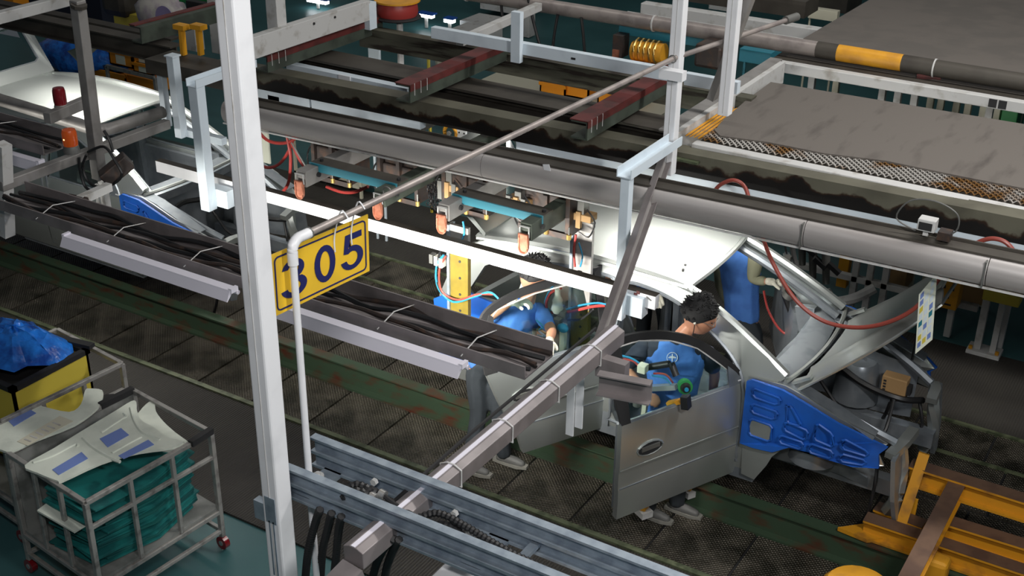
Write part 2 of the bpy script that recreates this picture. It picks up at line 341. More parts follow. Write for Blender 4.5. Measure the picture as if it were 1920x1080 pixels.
# ------------------------------------------------------------ cars
YC = 7.72
def body_y(z): return .66-.115*max(0, min(1, (z-1.14)/.5)) - .03*max(0, min(1, (.62-z)/.25))
def arc(cx, cz, r, a0, a1, n=9): return [(cx+r*math.cos(math.radians(a0+(a1-a0)*i/(n-1))), cz+r*math.sin(math.radians(a0+(a1-a0)*i/(n-1)))) for i in range(n)]
def side(sg, root):
    fn = lambda x, z: (x, YC+sg*body_y(z), z)
    outer = [(-2.30, .40), (-2.33, .62), (-2.35, 1.14), (-2.20, 1.22), (-2.16, 1.26), (-2.30, 1.36), (-2.62, 1.53), (-2.94, 1.66), (-3.2, 1.70), (-3.7, 1.715), (-4.2, 1.69), (-4.6, 1.64),
             (-4.78, 1.56), (-4.88, 1.35), (-4.95, 1.14), (-4.98, .9), (-4.96, .55), (-4.86, .42), (-4.60, .42)]+arc(-4.3, .45, .30, -5, 185)[0:9]+[(-3.98, .38), (-3.0, .37)]
    front = [(-2.52, .50), (-2.44, .60), (-2.42, .95), (-2.44, 1.14), (-2.50, 1.25), (-2.62, 1.36), (-2.8, 1.47), (-3.0, 1.565), (-3.2, 1.61), (-3.36, 1.62), (-3.41, 1.59), (-3.43, 1.45), (-3.44, 1.14), (-3.43, .60), (-3.38, .50)]
    rear = [(-3.58, .50), (-3.52, .60), (-3.51, 1.14), (-3.50, 1.5), (-3.51, 1.59), (-3.56, 1.625), (-3.95, 1.61), (-4.08, 1.57), (-4.14, 1.45), (-4.2, 1.14), (-4.16, .92), (-4.03, .78), (-3.93, .62), (-3.86, .50)]
    quar = [(-4.30, 1.2), (-4.23, 1.48), (-4.27, 1.53), (-4.48, 1.51), (-4.58, 1.45), (-4.70, 1.22), (-4.66, 1.19)]
    MB().holed([outer, front, rear, quar], fn, (0, -sg*.05, 0)).build('side_frame', m_paint, root, True)
    for lp, w in ((front, .014), (rear, .014)):                         # rolled door aperture lips
        MB().tube([fn(x, z) for x, z in cat_rom([(x, z, 0) for x, z in lp], 3, True) for z in (z,)] if 0 else [fn(p.x, p.y) for p in cat_rom([(x, z, 0) for x, z in lp], 3, True)], w, 6, True).build('aperture_flange', m_inner, root, True)
    # A pillar and roof rail, a raised bright section
    rail = [(-2.165, 1.265), (-2.4, 1.405), (-2.65, 1.54), (-2.94, 1.665), (-3.2, 1.705), (-3.7, 1.72), (-4.2, 1.695), (-4.6, 1.645)]
    MB().tube([(p.x, YC+sg*(body_y(p.y)-.035), p.y) for p in cat_rom([(x, z, 0) for x, z in rail], 4)], .034, 8).build('roof_rail', m_paint, root, True)
    ip = [(p.x-.02, YC+sg*(body_y(p.y)-.10), p.y-.055) for p in cat_rom([(x, z, 0) for x, z in rail[:5]], 4)]
    MB().tube(ip, .032, 8).build('pillar_inner', m_inner, root, True)
    MB().bar((-3.47, YC+sg*.60, .45), (-3.465, YC+sg*.535, 1.64), .12, .05, (1, 0, 0)).build('centre_pillar', m_inner, root)
    MB().prism([(-2.36, YC+sg*.60, .42), (-2.36, YC+sg*.60, 1.22), (-2.50, YC+sg*.56, 1.22), (-2.45, YC+sg*.58, 1.0), (-2.44, YC+sg*.60, .62), (-2.52, YC+sg*.60, .42)], (0, -sg*.07, 0)).build('hinge_pillar', m_inner, root)
    MB().bar((-2.3, YC+sg*.58, .42), (-3.95, YC+sg*.58, .42), .12, .10).build('sill', m_inner, root)
def fender(sg, root):
    fn = lambda x, z: (x, YC+sg*(.665+.02*math.sin(max(0, min(1, (x+2.4)/.9))*math.pi)-.28*max(0, (x+1.75)/.35)**2*.35), z)
    o = [(-2.38, .43), (-2.40, .8), (-2.40, 1.22), (-2.14, 1.235), (-2.0, 1.20), (-1.75, 1.11), (-1.52, 1.02), (-1.44, .97), (-1.50, .92), (-1.44, .80), (-1.55, .78)]+arc(-1.88, .50, .33, 55, 168, 8)+[(-2.28, .42)]
    MB().holed([o], fn, (0, -sg*.012, 0)).build('front_fender', m_paint, root, True)
    top = [[(x, YC+sg*(y), z) for y in (.66-.0*k, .60, .545)] for k, (x, z) in enumerate(((-2.2, 1.235), (-2.0, 1.2), (-1.75, 1.11), (-1.52, 1.02)))]
    MB().grid(top, .01).build('fender_ledge', m_inner, root, True)
    return fn
def cover(sg, fn, x_off=0, label='', group=None):
    t = thing('fender_cover', label, 'cover', (-2+x_off, YC+sg*.7, .8), group)
    off = .042
    g = lambda x, z: (fn(x, z)[0]+x_off, fn(x, z)[1]+sg*off, z)
    o = [(-2.40, .70), (-2.40, 1.20), (-2.36, 1.225), (-2.14, 1.22), (-1.98, 1.175), (-1.75, 1.095), (-1.50, 1.0), (-1.43, .965), (-1.475, .91), (-1.46, .80), (-1.62, .79), (-1.85, .80), (-2.05, .80), (-2.16, .72), (-2.30, .70)]
    MB().holed([o], g, (0, -sg*.022, 0)).build('foam_panel', m_blue, t, True)
    cells = [((-2.34, 1.10), (-2.16, 1.10), (-2.14, 1.16), (-2.35, 1.17)), ((-2.34, .98), (-2.17, .98), (-2.15, 1.05), (-2.34, 1.05)), ((-2.34, .80), (-2.18, .80), (-2.18, .93), (-2.34, .93)),
             ((-2.08, .99), (-1.98, 1.0), (-2.07, 1.13), (-2.10, 1.13)), ((-2.10, .93), (-1.94, .90), (-1.93, .98), (-2.09, 1.0)), ((-2.12, .82), (-1.96, .82), (-1.95, .88), (-2.12, .88)),
             ((-1.89, .93), (-1.75, .91), (-1.77, 1.01), (-1.88, 1.06)), ((-1.91, .82), (-1.75, .82), (-1.75, .88), (-1.91, .89)), ((-1.70, .92), (-1.53, .89), (-1.54, .93), (-1.70, 1.00)), ((-1.70, .82), (-1.54, .82), (-1.54, .86), (-1.70, .88))]
    for i, c in enumerate(cells):
        c3 = []
        for k in range(4):                                              # rounded corners
            p = V((*c[k], 0)); a = V((*c[k-1], 0)); b = V((*c[(k+1) % 4], 0))
            c3 += [p+(a-p).normalized()*.018, p+(b-p).normalized()*.018]
        pts = [V(g(q.x, q.y))+V((0, sg*.004, 0)) for q in c3]
        MB().tube(pts, .0095, 6, True).build('moulded_rib', m_blue, t, True)
        if i == 2:
            MB().prism([V(g(q.x, q.y))+V((0, sg*.006, 0)) for q in c3], (0, -sg*.004, 0)).build('window_patch', m_paint, t, label='grey cut out in the blue cover')
    return t
def door(root_, name, hinge, ang, sg, kind, parent=None, foam=False):
    """ang 0 = closed; swings outwards about the front hinge"""
    a = math.radians(ang)
    d = V((-math.cos(a), sg*math.sin(a), 0)); nr = V((math.sin(a), sg*math.cos(a), 0)); h = V((*hinge, 0))
    def P(s, z, n=0):
        lean = -.25*max(0, z-1.14); bul = .028*math.sin(max(0, min(1, (z-.40)/.74))*math.pi)**.8
        for zc, dz in ((.80, .006), (.66, -.006)): bul += dz*max(-1, min(1, (z-zc)/.012))*.5
        return h+d*s+nr*(lean+(bul if z <= 1.14 else 0)+n)+V((0, 0, z))
    zs = [.40, .45, .52, .58, .640, .654, .666, .68, .72, .77, .788, .80, .812, .83, .90, .98, 1.06, 1.11, 1.14]
    if kind == 'front': smax = lambda z: 1.06+.02*math.sin((z-.4)/.74*math.pi)
    else: smax = lambda z: (.70+.10*(z-.4)/.3 if z < .7 else .80+.20*((z-.7)/.44)**.7)
    g = [[P(smax(z)*k/8, z) for k in range(9)] for z in zs]
    if sg > 0: g = [r[::-1] for r in g]
    MB().grid(g, .045).build('outer_skin', m_paint, root_, True, angle=25)
    mid = smax(1.0)
    # inner panel, belt rail
    MB().prism([P(.03, .44, -.05), P(smax(.44)-.03, .44, -.05), P(smax(.9)-.03, .9, -.05), P(smax(1.1)-.03, 1.10, -.05), P(.03, 1.10, -.05)], nr*-.05).build('inner_panel', m_inner, root_)
    MB().tube([P(.01, 1.14, -.02), P(smax(1.14), 1.14, -.02)], .014, 6).build('belt_trim', m_inner, root_, True)
    for zc in (.66, .805):
        MB().bar(P(.01, zc, .0), P(smax(zc)-.01, zc, .0), .010, .008, nr).build('crease_trim', m_inner if zc < .7 else m_paint, root_)
    if kind == 'front':
        fr = [(.02, 1.16), (.12, 1.28), (.37, 1.50), (.62, 1.62), (.86, 1.675), (1.02, 1.68), (1.085, 1.65), (1.085, 1.5), (1.03, 1.14)]
        gl = [(.145, 1.13), (.145, 1.265), (.38, 1.47), (.60, 1.58), (.85, 1.645), (1.03, 1.645), (1.02, 1.13)]
    else:
        fr = [(.02, 1.14), (.03, 1.60), (.08, 1.655), (.55, 1.645), (.80, 1.61), (.96, 1.54), (1.0, 1.4), (.985, 1.14)]
        gl = [(.05, 1.13), (.05, 1.61), (.55, 1.605), (.86, 1.56), (.93, 1.50), (.925, 1.13)]
    fr3 = [P(p.x, p.y, -.012) for p in cat_rom([(s, z, 0) for s, z in fr], 4)]
    MB().sweep(fr3, [(-.028, -.012), (.028, -.012), (.028, .012), (-.028, .012)], up=nr).build('window_frame', m_blackm, root_, True)
    if kind == 'front':
        MB().prism([P(1.03, 1.14, 0), P(1.085, 1.5, 0), P(1.075, 1.64, 0), P(1.0, 1.64, 0), P(.985, 1.14, 0)], nr*-.02).build('pillar_trim', m_blackm, root_)
        MB().prism([P(.02, 1.14, 0), P(.02, 1.18, 0), P(.14, 1.29, 0), P(.14, 1.14, 0)], nr*-.015).build('corner_plate', m_inner, root_)
        MB().bar(P(.0, 1.17, .01), P(.07, 1.17, .01), .008, .006, nr).build('clip', m_white, root_); 
    else:
        MB().prism([P(.985, 1.14, 0), P(1.0, 1.4, 0), P(.93, 1.55, 0), P(.90, 1.52, 0), P(.92, 1.14, 0)], nr*-.02).build('pillar_trim', m_blackm, root_)
    MB().prism([P(s, z, -.014) for s, z in gl], nr*-.004).build('window_glass', m_glass, root_)
    MB().tube([P(p.x, p.y, -.011) for p in cat_rom([(s, z, 0) for s, z in gl[1:]], 1)], .006, 5).build('glass_edge', m_whited, root_, True)
    hs = mid-.24; hp = [P(hs+.100*math.cos(t), .91+.046*math.sin(t), .002) for t in [2*math.pi*i/14 for i in range(14)]]
    MB().prism(hp, nr*.003).build('handle_recess', m_blackm, root_)
    MB().tube([P(hs+.106*math.cos(t), .91+.050*math.sin(t), .004) for t in [2*math.pi*i/14 for i in range(14)]], .007, 5, True).build('handle_rim', m_paint, root_, True)
    MB().bar(P(hs-.075, .918, .005), P(hs+.075, .918, .005), .018, .03, (0, 0, 1)).build('handle', m_aged, root_)
    for z in (.58, .92):
        MB().box(0, 0, 0, 0, 0, 0) if 0 else MB().bar(P(-.05, z, -.04), P(.02, z, -.04), .05, .04).build('hinge', m_inner, root_)
    return P
def car(name, label, loc_x, doors, hood_open=True):
    c = thing(name, label, 'car', (-3.3, YC, .37))
    for sg in (-1, 1): side(sg, c)
    fn_n = fender(-1, c); fn_f = fender(1, c)
    # roof skin
    g = []
    for i in range(13):
        u = i/12; row = []
        for j in range(13):
            v = -1+2*j/12; hw = .545-.01*u
            x = -2.965+.055*(1-v*v)*(1-u)**3-u*1.72; z = 1.70+.030*(1-v*v)+.035*math.sin(u*math.pi*.8)-.07*u*u-.006*(abs(v) > .93)
            row.append((x, YC+v*hw, z))
        g.append(row)
    MB().grid([r[::-1] for r in g], .012).build('roof_skin', m_paint, c, True)
    MB().tube([(p[0]+.012, p[1], p[2]-.018) for p in g[0]], .020, 6).build('roof_header', m_paint, c, True)
    for x, dy in ((-3.06, -.38), (-3.08, -.30)): MB().cyl((x, YC+dy, 1.72), (x, YC+dy, 1.738), .010, n=8).build('roof_plug', m_black, c)
    for v in (-.99, .99): MB().tube([(r[6][0], YC+v*.54, r[6][2]-.045) for r in g], .014, 5).build('roof_channel', m_paint, c, True)
    # floor, tunnel, crossmembers
    MB().box(-4.6, -2.35, YC-.58, YC+.58, .37, .395).build('floor_pan', m_inner, c)
    MB().bar((-4.5, YC, .44), (-2.4, YC, .44), .24, .10).build('tunnel', m_inner, c)
    for x in (-2.9, -3.5, -4.05): MB().bar((x, YC-.55, .42), (x, YC+.55, .42), .10, .07).build('crossmember', m_inner, c)
    # bulkhead and cowl
    MB().grid([[(-2.36+.05*math.sin(j*1.1)*(k % 2), YC-.58+1.16*j/10, .40+.72*k/6) for k in range(7)] for j in range(11)], .03).build('bulkhead', m_inner, c, True)
    MB().sweep([(-2.30+.07*(1-(v*v)), YC+v*.60, 1.16-.012*v*v) for v in [-1+2*k/10 for k in range(11)]], [(-.09, -.05), (.07, -.07), (.10, .02), (.03, .05), (-.09, .035)]).build('cowl', m_inner, c, True)
    MB().tube([(-2.155+.075*(1-(v*v)), YC+v*.63, 1.235+.01*(1-v*v)) for v in [-1+2*k/10 for k in range(11)]], .017, 6).build('cowl_lip', m_paint, c, True)
    MB().tube([(-2.42, YC-.56, .98), (-2.42, YC+.56, .98)], .022, 8).build('dash_beam', m_aged, c, True)
    for dy in (-.35, .38): MB().lathe((-2.30, YC+dy, 1.085), [(.10, 0), (.10, .02), (.075, .03), (.07, .01), (.01, .005)]).build('cowl_drum', m_inner, c, True)
    # engine bay
    for sg in (-1, 1):
        y = YC+sg*.50
        hw_ = .52 if sg > 0 else .20
        MB().grid([[(-2.34+.80*i/8, y+sg*(.03*math.sin(i*.9)+.04*k/4), .55+hw_*k/4-.10*(i/8)*(k/4)) for k in range(5)] for i in range(9)], .012).build('inner_wing', m_inner, c, True)
        MB().lathe((-1.95, YC+sg*.47, .62), [(.17, 0), (.16, .20), (.14, .29), (.12, .32), (.05, .325), (.045, .30)]).build('strut_tower', m_inner, c, True)
        MB().bar((-2.3, YC+sg*.36, .52), (-1.32, YC+sg*.37, .52), .09, .12).build('chassis_leg', m_inner, c)
        MB().tube(cat_rom([(-2.2, YC+sg*.54, 1.17), (-1.9, YC+sg*.54, 1.12), (-1.6, YC+sg*.50, 1.0), (-1.42, YC+sg*.45, .92)], 4), .03, 6).build('wing_rail', m_inner, c, True)
        o = [(-1.42, .92), (-1.30, .90), (-1.28, .60), (-1.31, .42), (-1.36, .33), (-1.42, .34), (-1.45, .45), (-1.43, .62)]
        pr = [(YC+sg*(.42+.30*(x+1.45)), z, x) for x, z in o]
        MB().prism([(-1.40, YC+sg*.40, .90), (-1.40, YC+sg*.60, .86), (-1.36, YC+sg*.60, .55), (-1.34, YC+sg*.53, .36), (-1.34, YC+sg*.46, .34), (-1.35, YC+sg*.40, .45)], (.03, 0, 0)).build('lamp_bracket', m_inner, c)
    for q in ([(-1.42, YC-.55, .86), (-1.38, YC-.38, .89), (-1.375, YC-.15, .86)], [(-1.375, YC+.30, .86), (-1.38, YC+.42, .89), (-1.42, YC+.55, .86)]): MB().sweep(q, [(-.04, -.025), (.04, -.025), (.035, .025), (-.035, .025)]).build('front_crossbar', m_paint, c, True)
    for dy in (-.40, .40): MB().tube(cat_rom([(-1.40, YC+dy*1.1, .36), (-1.35, YC+dy*1.15, .50), (-1.36, YC+dy, .70), (-1.39, YC+dy*1.05, .88)], 4), .045, 6).build('front_upright', m_paint, c, True)
    # loose harness
    hp = [[(-2.25, YC+.35, 1.02), (-1.9, YC+.30, .86), (-1.6, YC+.28, .82), (-1.45, YC+.42, .78)], [(-2.2, YC+.1, .98), (-1.95, YC+.1, .70), (-1.75, YC+.05, .62), (-1.7, YC-.05, .30)], [(-1.62, YC+.25, .82), (-1.62, YC+.12, .6), (-1.68, YC-.03, .45), (-1.64, YC-.1, .25)],
          [(-1.48, YC+.42, .78), (-1.42, YC+.38, .6), (-1.45, YC+.40, .42)], [(-1.52, YC-.42, .72), (-1.50, YC-.48, .55), (-1.52, YC-.50, .30), (-1.62, YC-.46, .12)], [(-2.28, YC+.42, 1.08), (-2.2, YC+.2, .93), (-2.26, YC-.1, .95), (-2.2, YC-.35, .9)]]
    for k, q in enumerate(hp): MB().tube(cat_rom(q, 6), .024 if k in (0, 5) else .013, 6).build('wiring_harness', m_black, c, True)
    # rear: panel, tailgate
    MB().sweep([(-4.95, YC-.60, .72), (-5.0, YC, .74), (-4.95, YC+.60, .72)], [(-.03, -.28), (.03, -.28), (.03, .12), (-.03, .12)]).build('rear_panel', m_paint, c, True)
    MB().tube([(-4.69, YC-.5, 1.63), (-4.71, YC, 1.655), (-4.69, YC+.5, 1.63)], .03, 6).build('rear_header', m_paint, c, True)
    tg = lambda s, v: V((-4.62-.62*s+.08*s*s, YC+v*(.545+.06*s), 1.66+.60*s-.10*s*s+.04*math.sin(s*math.pi)))
    hole = [(.20, -.80), (.70, -.84), (.76, -.7), (.77, .7), (.70, .84), (.20, .80), (.16, .7), (.16, -.7)]
    out = [(0, -.97), (.5, -1), (.93, -1), (1.0, -.9), (1.02, 0), (1.0, .9), (.93, 1), (.5, 1), (0, .97)]
    MB().holed([out, hole], tg, (0.008, 0, .03)).build('tailgate', m_paint, c, True)
    MB().tube([tg(*p)+V((.004, 0, .02)) for p in hole], .012, 5, True).build('tailgate_seal', m_inner, c, True)
    MB().prism([tg(*p)+V((.004, 0, .012)) for p in hole], (0, 0, .004)).build('tailgate_glass', m_glass, c)
    if hood_open:
        th = math.radians(45)
        def hd(u, v):  # u along length, v across
            hw = .64-.10*u-.10*max(0, u-.75)/.25*(abs(v) > .6); L = 1.06
            crown = .05*(1-v*v)+.03*math.sin(u*math.pi)
            if abs(v) > .55: crown -= .02*(abs(v)-.55)/.45
            a = u*L-.06*(1-u)*(v*v); n = crown+.018*math.exp(-((abs(v)-.62)/.06)**2)-.05*math.sin(u*math.pi)
            return V((-2.06+a*math.cos(th)-n*math.sin(th)+.07*(1-v*v)*(1-u), YC+v*hw, 1.25+a*math.sin(th)+n*math.cos(th)))
        vs = [-1, -.9, -.78, -.68, -.62, -.56, -.45, -.2, 0, .2, .45, .56, .62, .68, .78, .9, 1]
        MB().grid([[hd(u/10, v) for v in vs] for u in range(11)], .012).build('bonnet', m_paint, c, True, angle=50)
        MB().tube([hd(u/10, s) +V((0, 0, -.01)) for s, rr in ((-1, range(11)), (1, range(10, -1, -1))) for u in rr], .010, 5).build('bonnet_edge', m_paint, c, True)
        MB().cyl((-1.60, YC+.52, 1.0), hd(.62, .88), .007, n=6).build('bonnet_stay', m_black, c)
        for sg in (-1, 1): MB().bar((-2.12, YC+sg*.58, 1.22), (-2.0, YC+sg*.58, 1.30), .05, .02).build('bonnet_hinge', m_paint, c)
    for nm, kind, hx, angs in (('front_door', 'front', -2.44, doors[0]), ('rear_door', 'rear', -3.50, doors[1])):
        for sg, an in ((-1, angs[0]), (1, angs[1])):
            if an is None: continue
            d = thing(nm, None, None, (hx, YC+sg*.64, .4)); d.parent = c; d.location = V((hx, YC+sg*.64, .4))-ORG[c.name]
            yh = .62+.03*(an < 5)
            door(d, nm, (hx, YC+sg*yh), an, sg, kind)
    return c, fn_n, fn_f
car1, fnn, fnf = car('car_body', 'unfinished silver hatchback body with bonnet raised and near doors swung open', 0, ((64.5, 62), (62, 60)))
cover(-1, fnn, 0, 'large blue moulded foam cover on the near fender in front of the open front door')
cover(1, fnf, 0, 'blue foam cover on the far front fender behind the raised bonnet')
car2b, _, _ = car('car_body', 'silver hatchback body in the left background with tailgate raised and doors shut', 0, ((0, 0), (0, 0)), hood_open=False)
def shift(o, dx): o.location.x += dx; ORG[o.name] += V((dx, 0, 0))
shift(car2b, -6.02)
cover(-1, fnn, -6.02, 'blue foam cover on the front fender of the left silver body')
ct = thing('control_box', 'brown electrical box hanging in the open engine bay among black wires', 'box', W(1675, 742, Z=.78))
o = ORG[ct.name]
MB().box(o.x-.09, o.x+.09, o.y-.05, o.y+.05, o.z, o.z+.17).build('case', m_card, ct, bevel=.008)
MB().box(o.x+.09, o.x+.12, o.y-.03, o.y+.03, o.z+.05, o.z+.12).build('socket', m_blackm, ct)
for i in range(5): MB().box(o.x-.075, o.x-.055, o.y-.053, o.y-.05, o.z+.03+.024*i, o.z+.044+.024*i).build('printed_mark', m_blackm, ct)
MB().tube(cat_rom([(o.x, o.y, o.z+.02), (o.x-.02, o.y-.03, o.z-.12), (o.x-.06, o.y, o.z-.3), (o.x-.03, o.y, o.z-.52)], 5), .014, 6).build('lead', m_black, ct, True)
# quarter cover at the rear wheel of the front car
qp = thing('quarter_cover', 'deep blue foam cover standing on the rear quarter behind the mustard column', 'cover', (-4.6, 7.0, .6))
MB().holed([[(-4.95, .62), (-4.99, 1.10), (-4.75, 1.24), (-4.25, 1.20), (-4.12, .95), (-4.3, .80), (-4.5, .80), (-4.62, .62)]], lambda x, z: (x, YC-.70+.03*math.cos(x*4), z), (0, .02, 0)).build('foam_panel', m_blue, qp, True)
for k in range(3):
    x = -4.86+.22*k
    MB().tube([(x, YC-.715, .9), (x+.12, YC-.715, .9), (x+.12, YC-.715, 1.04), (x, YC-.715, 1.04)], .007, 5, True).build('moulded_rib', m_blue, qp, True)
# conveyor pads carrying the sills
for px, py, lb in ((1205, 960, 'yellow rubber pad on a steel arm under the open front door, nearer its free edge'), (1290, 922, 'yellow rubber pad on a steel arm under the open front door, nearer its hinge')):
    p = W(px, py, Z=.12); s_ = thing('door_support', lb, 'support', (p.x, p.y, 0))
    MB().bar((p.x-.16, p.y+.10, .12), (p.x+.05, p.y-.02, .12), .09, .05).build('arm', m_whited, s_)
    MB().bar((p.x-.16, p.y+.10, .0), (p.x-.16, p.y+.10, .10), .06, .06).build('post', m_dkbeam, s_)
    MB().box(p.x-.05, p.x+.03, p.y-.03, p.y+.05, .145, .21).build('pad', m_yelox, s_, bevel=.01)
# ------------------------------------------------------------ people
def skinned(name, chains, remesh=0, extra=None, sub=1):
    """chains: list of [(point, radius), ...]; shared points join. Returns an evaluated mesh"""
    key = {}; vs = []; rad = []; ed = []
    for ch in chains:
        prev = None
        for p, r_ in ch:
            p = V(p); k = tuple(round(c, 4) for c in p)
            if k not in key: key[k] = len(vs); vs.append(p); rad.append(r_)
            i = key[k]
            if prev is not None and prev != i: ed.append((prev, i))
            prev = i
    me = bpy.data.meshes.new('tmp'); me.from_pydata(vs, ed, []); ob = bpy.data.objects.new('tmp', me); COL.objects.link(ob)
    ob.modifiers.new('s', 'SKIN'); sv = me.skin_vertices[0].data
    # one root per island
    par = list(range(len(vs)))
    def find(i):
        while par[i] != i: i = par[i]
        return i
    for a, b in ed: par[find(a)] = find(b)
    seen = set()
    for i, d in enumerate(sv):
        rr = rad[i]; d.radius = (rr if not isinstance(rr, tuple) else rr[0], rr if not isinstance(rr, tuple) else rr[1])
        d.use_root = find(i) not in seen; seen.add(find(i))
    m = ob.modifiers.new('u', 'SUBSURF'); m.levels = sub; m.render_levels = sub
    dg = bpy.context.evaluated_depsgraph_get(); out = bpy.data.meshes.new_from_object(ob.evaluated_get(dg))
    bpy.data.objects.remove(ob)
    if extra:
        bm = bmesh.new(); bm.from_mesh(out)
        for mb in extra:
            t = mb.mesh('t', None); bm.from_mesh(t); bpy.data.meshes.remove(t)
        bm.to_mesh(out); bm.free()
    if remesh:
        ob = bpy.data.objects.new('tmp', out); COL.objects.link(ob)
        m = ob.modifiers.new('r', 'REMESH'); m.mode = 'VOXEL'; m.voxel_size = remesh
        m2 = ob.modifiers.new('sm', 'SMOOTH'); m2.factor = .4; m2.iterations = 1
        dg = bpy.context.evaluated_depsgraph_get(); o2 = bpy.data.meshes.new_from_object(ob.evaluated_get(dg)); bpy.data.objects.remove(ob); out = o2
    return out
def put(name, me, mat_, parent):
    org = ORG[parent.name]; me.transform(Matrix.Translation(-org)); me.materials.clear(); me.materials.append(mat_)
    me.polygons.foreach_set('use_smooth', [True]*len(me.polygons)); me.name = name
    o = bpy.data.objects.new(name, me); COL.objects.link(o); o.parent = parent; ORG[o.name] = org
    return o
HSC = 1.14
def head_mb(c, fwd, up):
    f = V(fwd).normalized(); u = V(up); u = (u-f*u.dot(f)).normalized(); s = f.cross(u)
    rings = []; N = 24
    for k in range(17):
        t = math.pi*(.03+.94*k/16); z = .118*math.cos(t); row = []
        for i in range(N):
            a = 2*math.pi*i/N; x = math.cos(a); y = math.sin(a)
            w = .074*math.sin(t)**.8; dpt = .096*math.sin(t)**.8
            if z < -.02: w *= 1-.30*((-.02-z)/.1); dpt *= 1-.22*((-.02-z)/.1)*(x < 0)
            p = x*dpt
            if x > 0:
                p += .022*math.exp(-(y/.22)**2)*math.exp(-((z+.018)/.022)**2)       # nose
                p += .008*math.exp(-(y/.3)**2)*math.exp(-((z+.062)/.012)**2)        # lips
                p += .012*math.exp(-(y/.4)**2)*math.exp(-((z+.100)/.015)**2)        # chin
                p -= .010*math.exp(-((abs(y)-.42)/.18)**2)*math.exp(-((z-.008)/.014)**2)  # eye sockets
                p += .006*math.exp(-((z-.032)/.012)**2)*(abs(y) < .75)              # brow
            row.append(V(c)+(f*p+s*(y*w)+u*z)*HSC)
        rings.append(row)
    mb = MB().rings(rings)
    for sg in (-1, 1):
        mb.sphere(V(c)+(s*(sg*.076)-f*.005-u*.005)*HSC, .014, .012, .030, 8, 5)
    return mb, f, u, s
def hand_chains(wr, d, up, size=1.0, curl=.5, thumb=1):
    """palm and five unequal, bent fingers; d = pointing direction, up = back of the hand"""
    d = V(d).normalized(); up = V(up); up = (up-d*up.dot(d)).normalized(); s = d.cross(up); wr = V(wr)
    pc = wr+d*.05*size
    ch = [[(wr, .026), (pc, .030)]]
    for k, (off, ln) in enumerate(((-.033, .070), (-.011, .080), (.011, .075), (.033, .058))):
        kn = wr+d*(.092-.006*abs(k-1.3))*size+s*(off*size)
        p1 = kn+(d*math.cos(curl*.6)-up*math.sin(curl*.6))*ln*.45*size
        p2 = p1+(d*math.cos(curl*1.5)-up*math.sin(curl*1.5))*ln*.33*size
        p3 = p2+(d*math.cos(curl*2.2)-up*math.sin(curl*2.2))*ln*.25*size
        ch.append([(pc+s*(off*.5*size), .020), (kn, .0125), (p1, .0105), (p2, .0098), (p3, .0085)])
    b = wr+d*.025*size-s*(.026*size*thumb)
    t1 = b+(d*.6-s*thumb*.65-up*.35).normalized()*.040*size; t2 = t1+(d*.85-s*thumb*.15-up*.5).normalized()*.030*size
    ch.append([(wr+d*.02*size, .022), (b, .016), (t1, .0125), (t2, .0105)])
    return ch
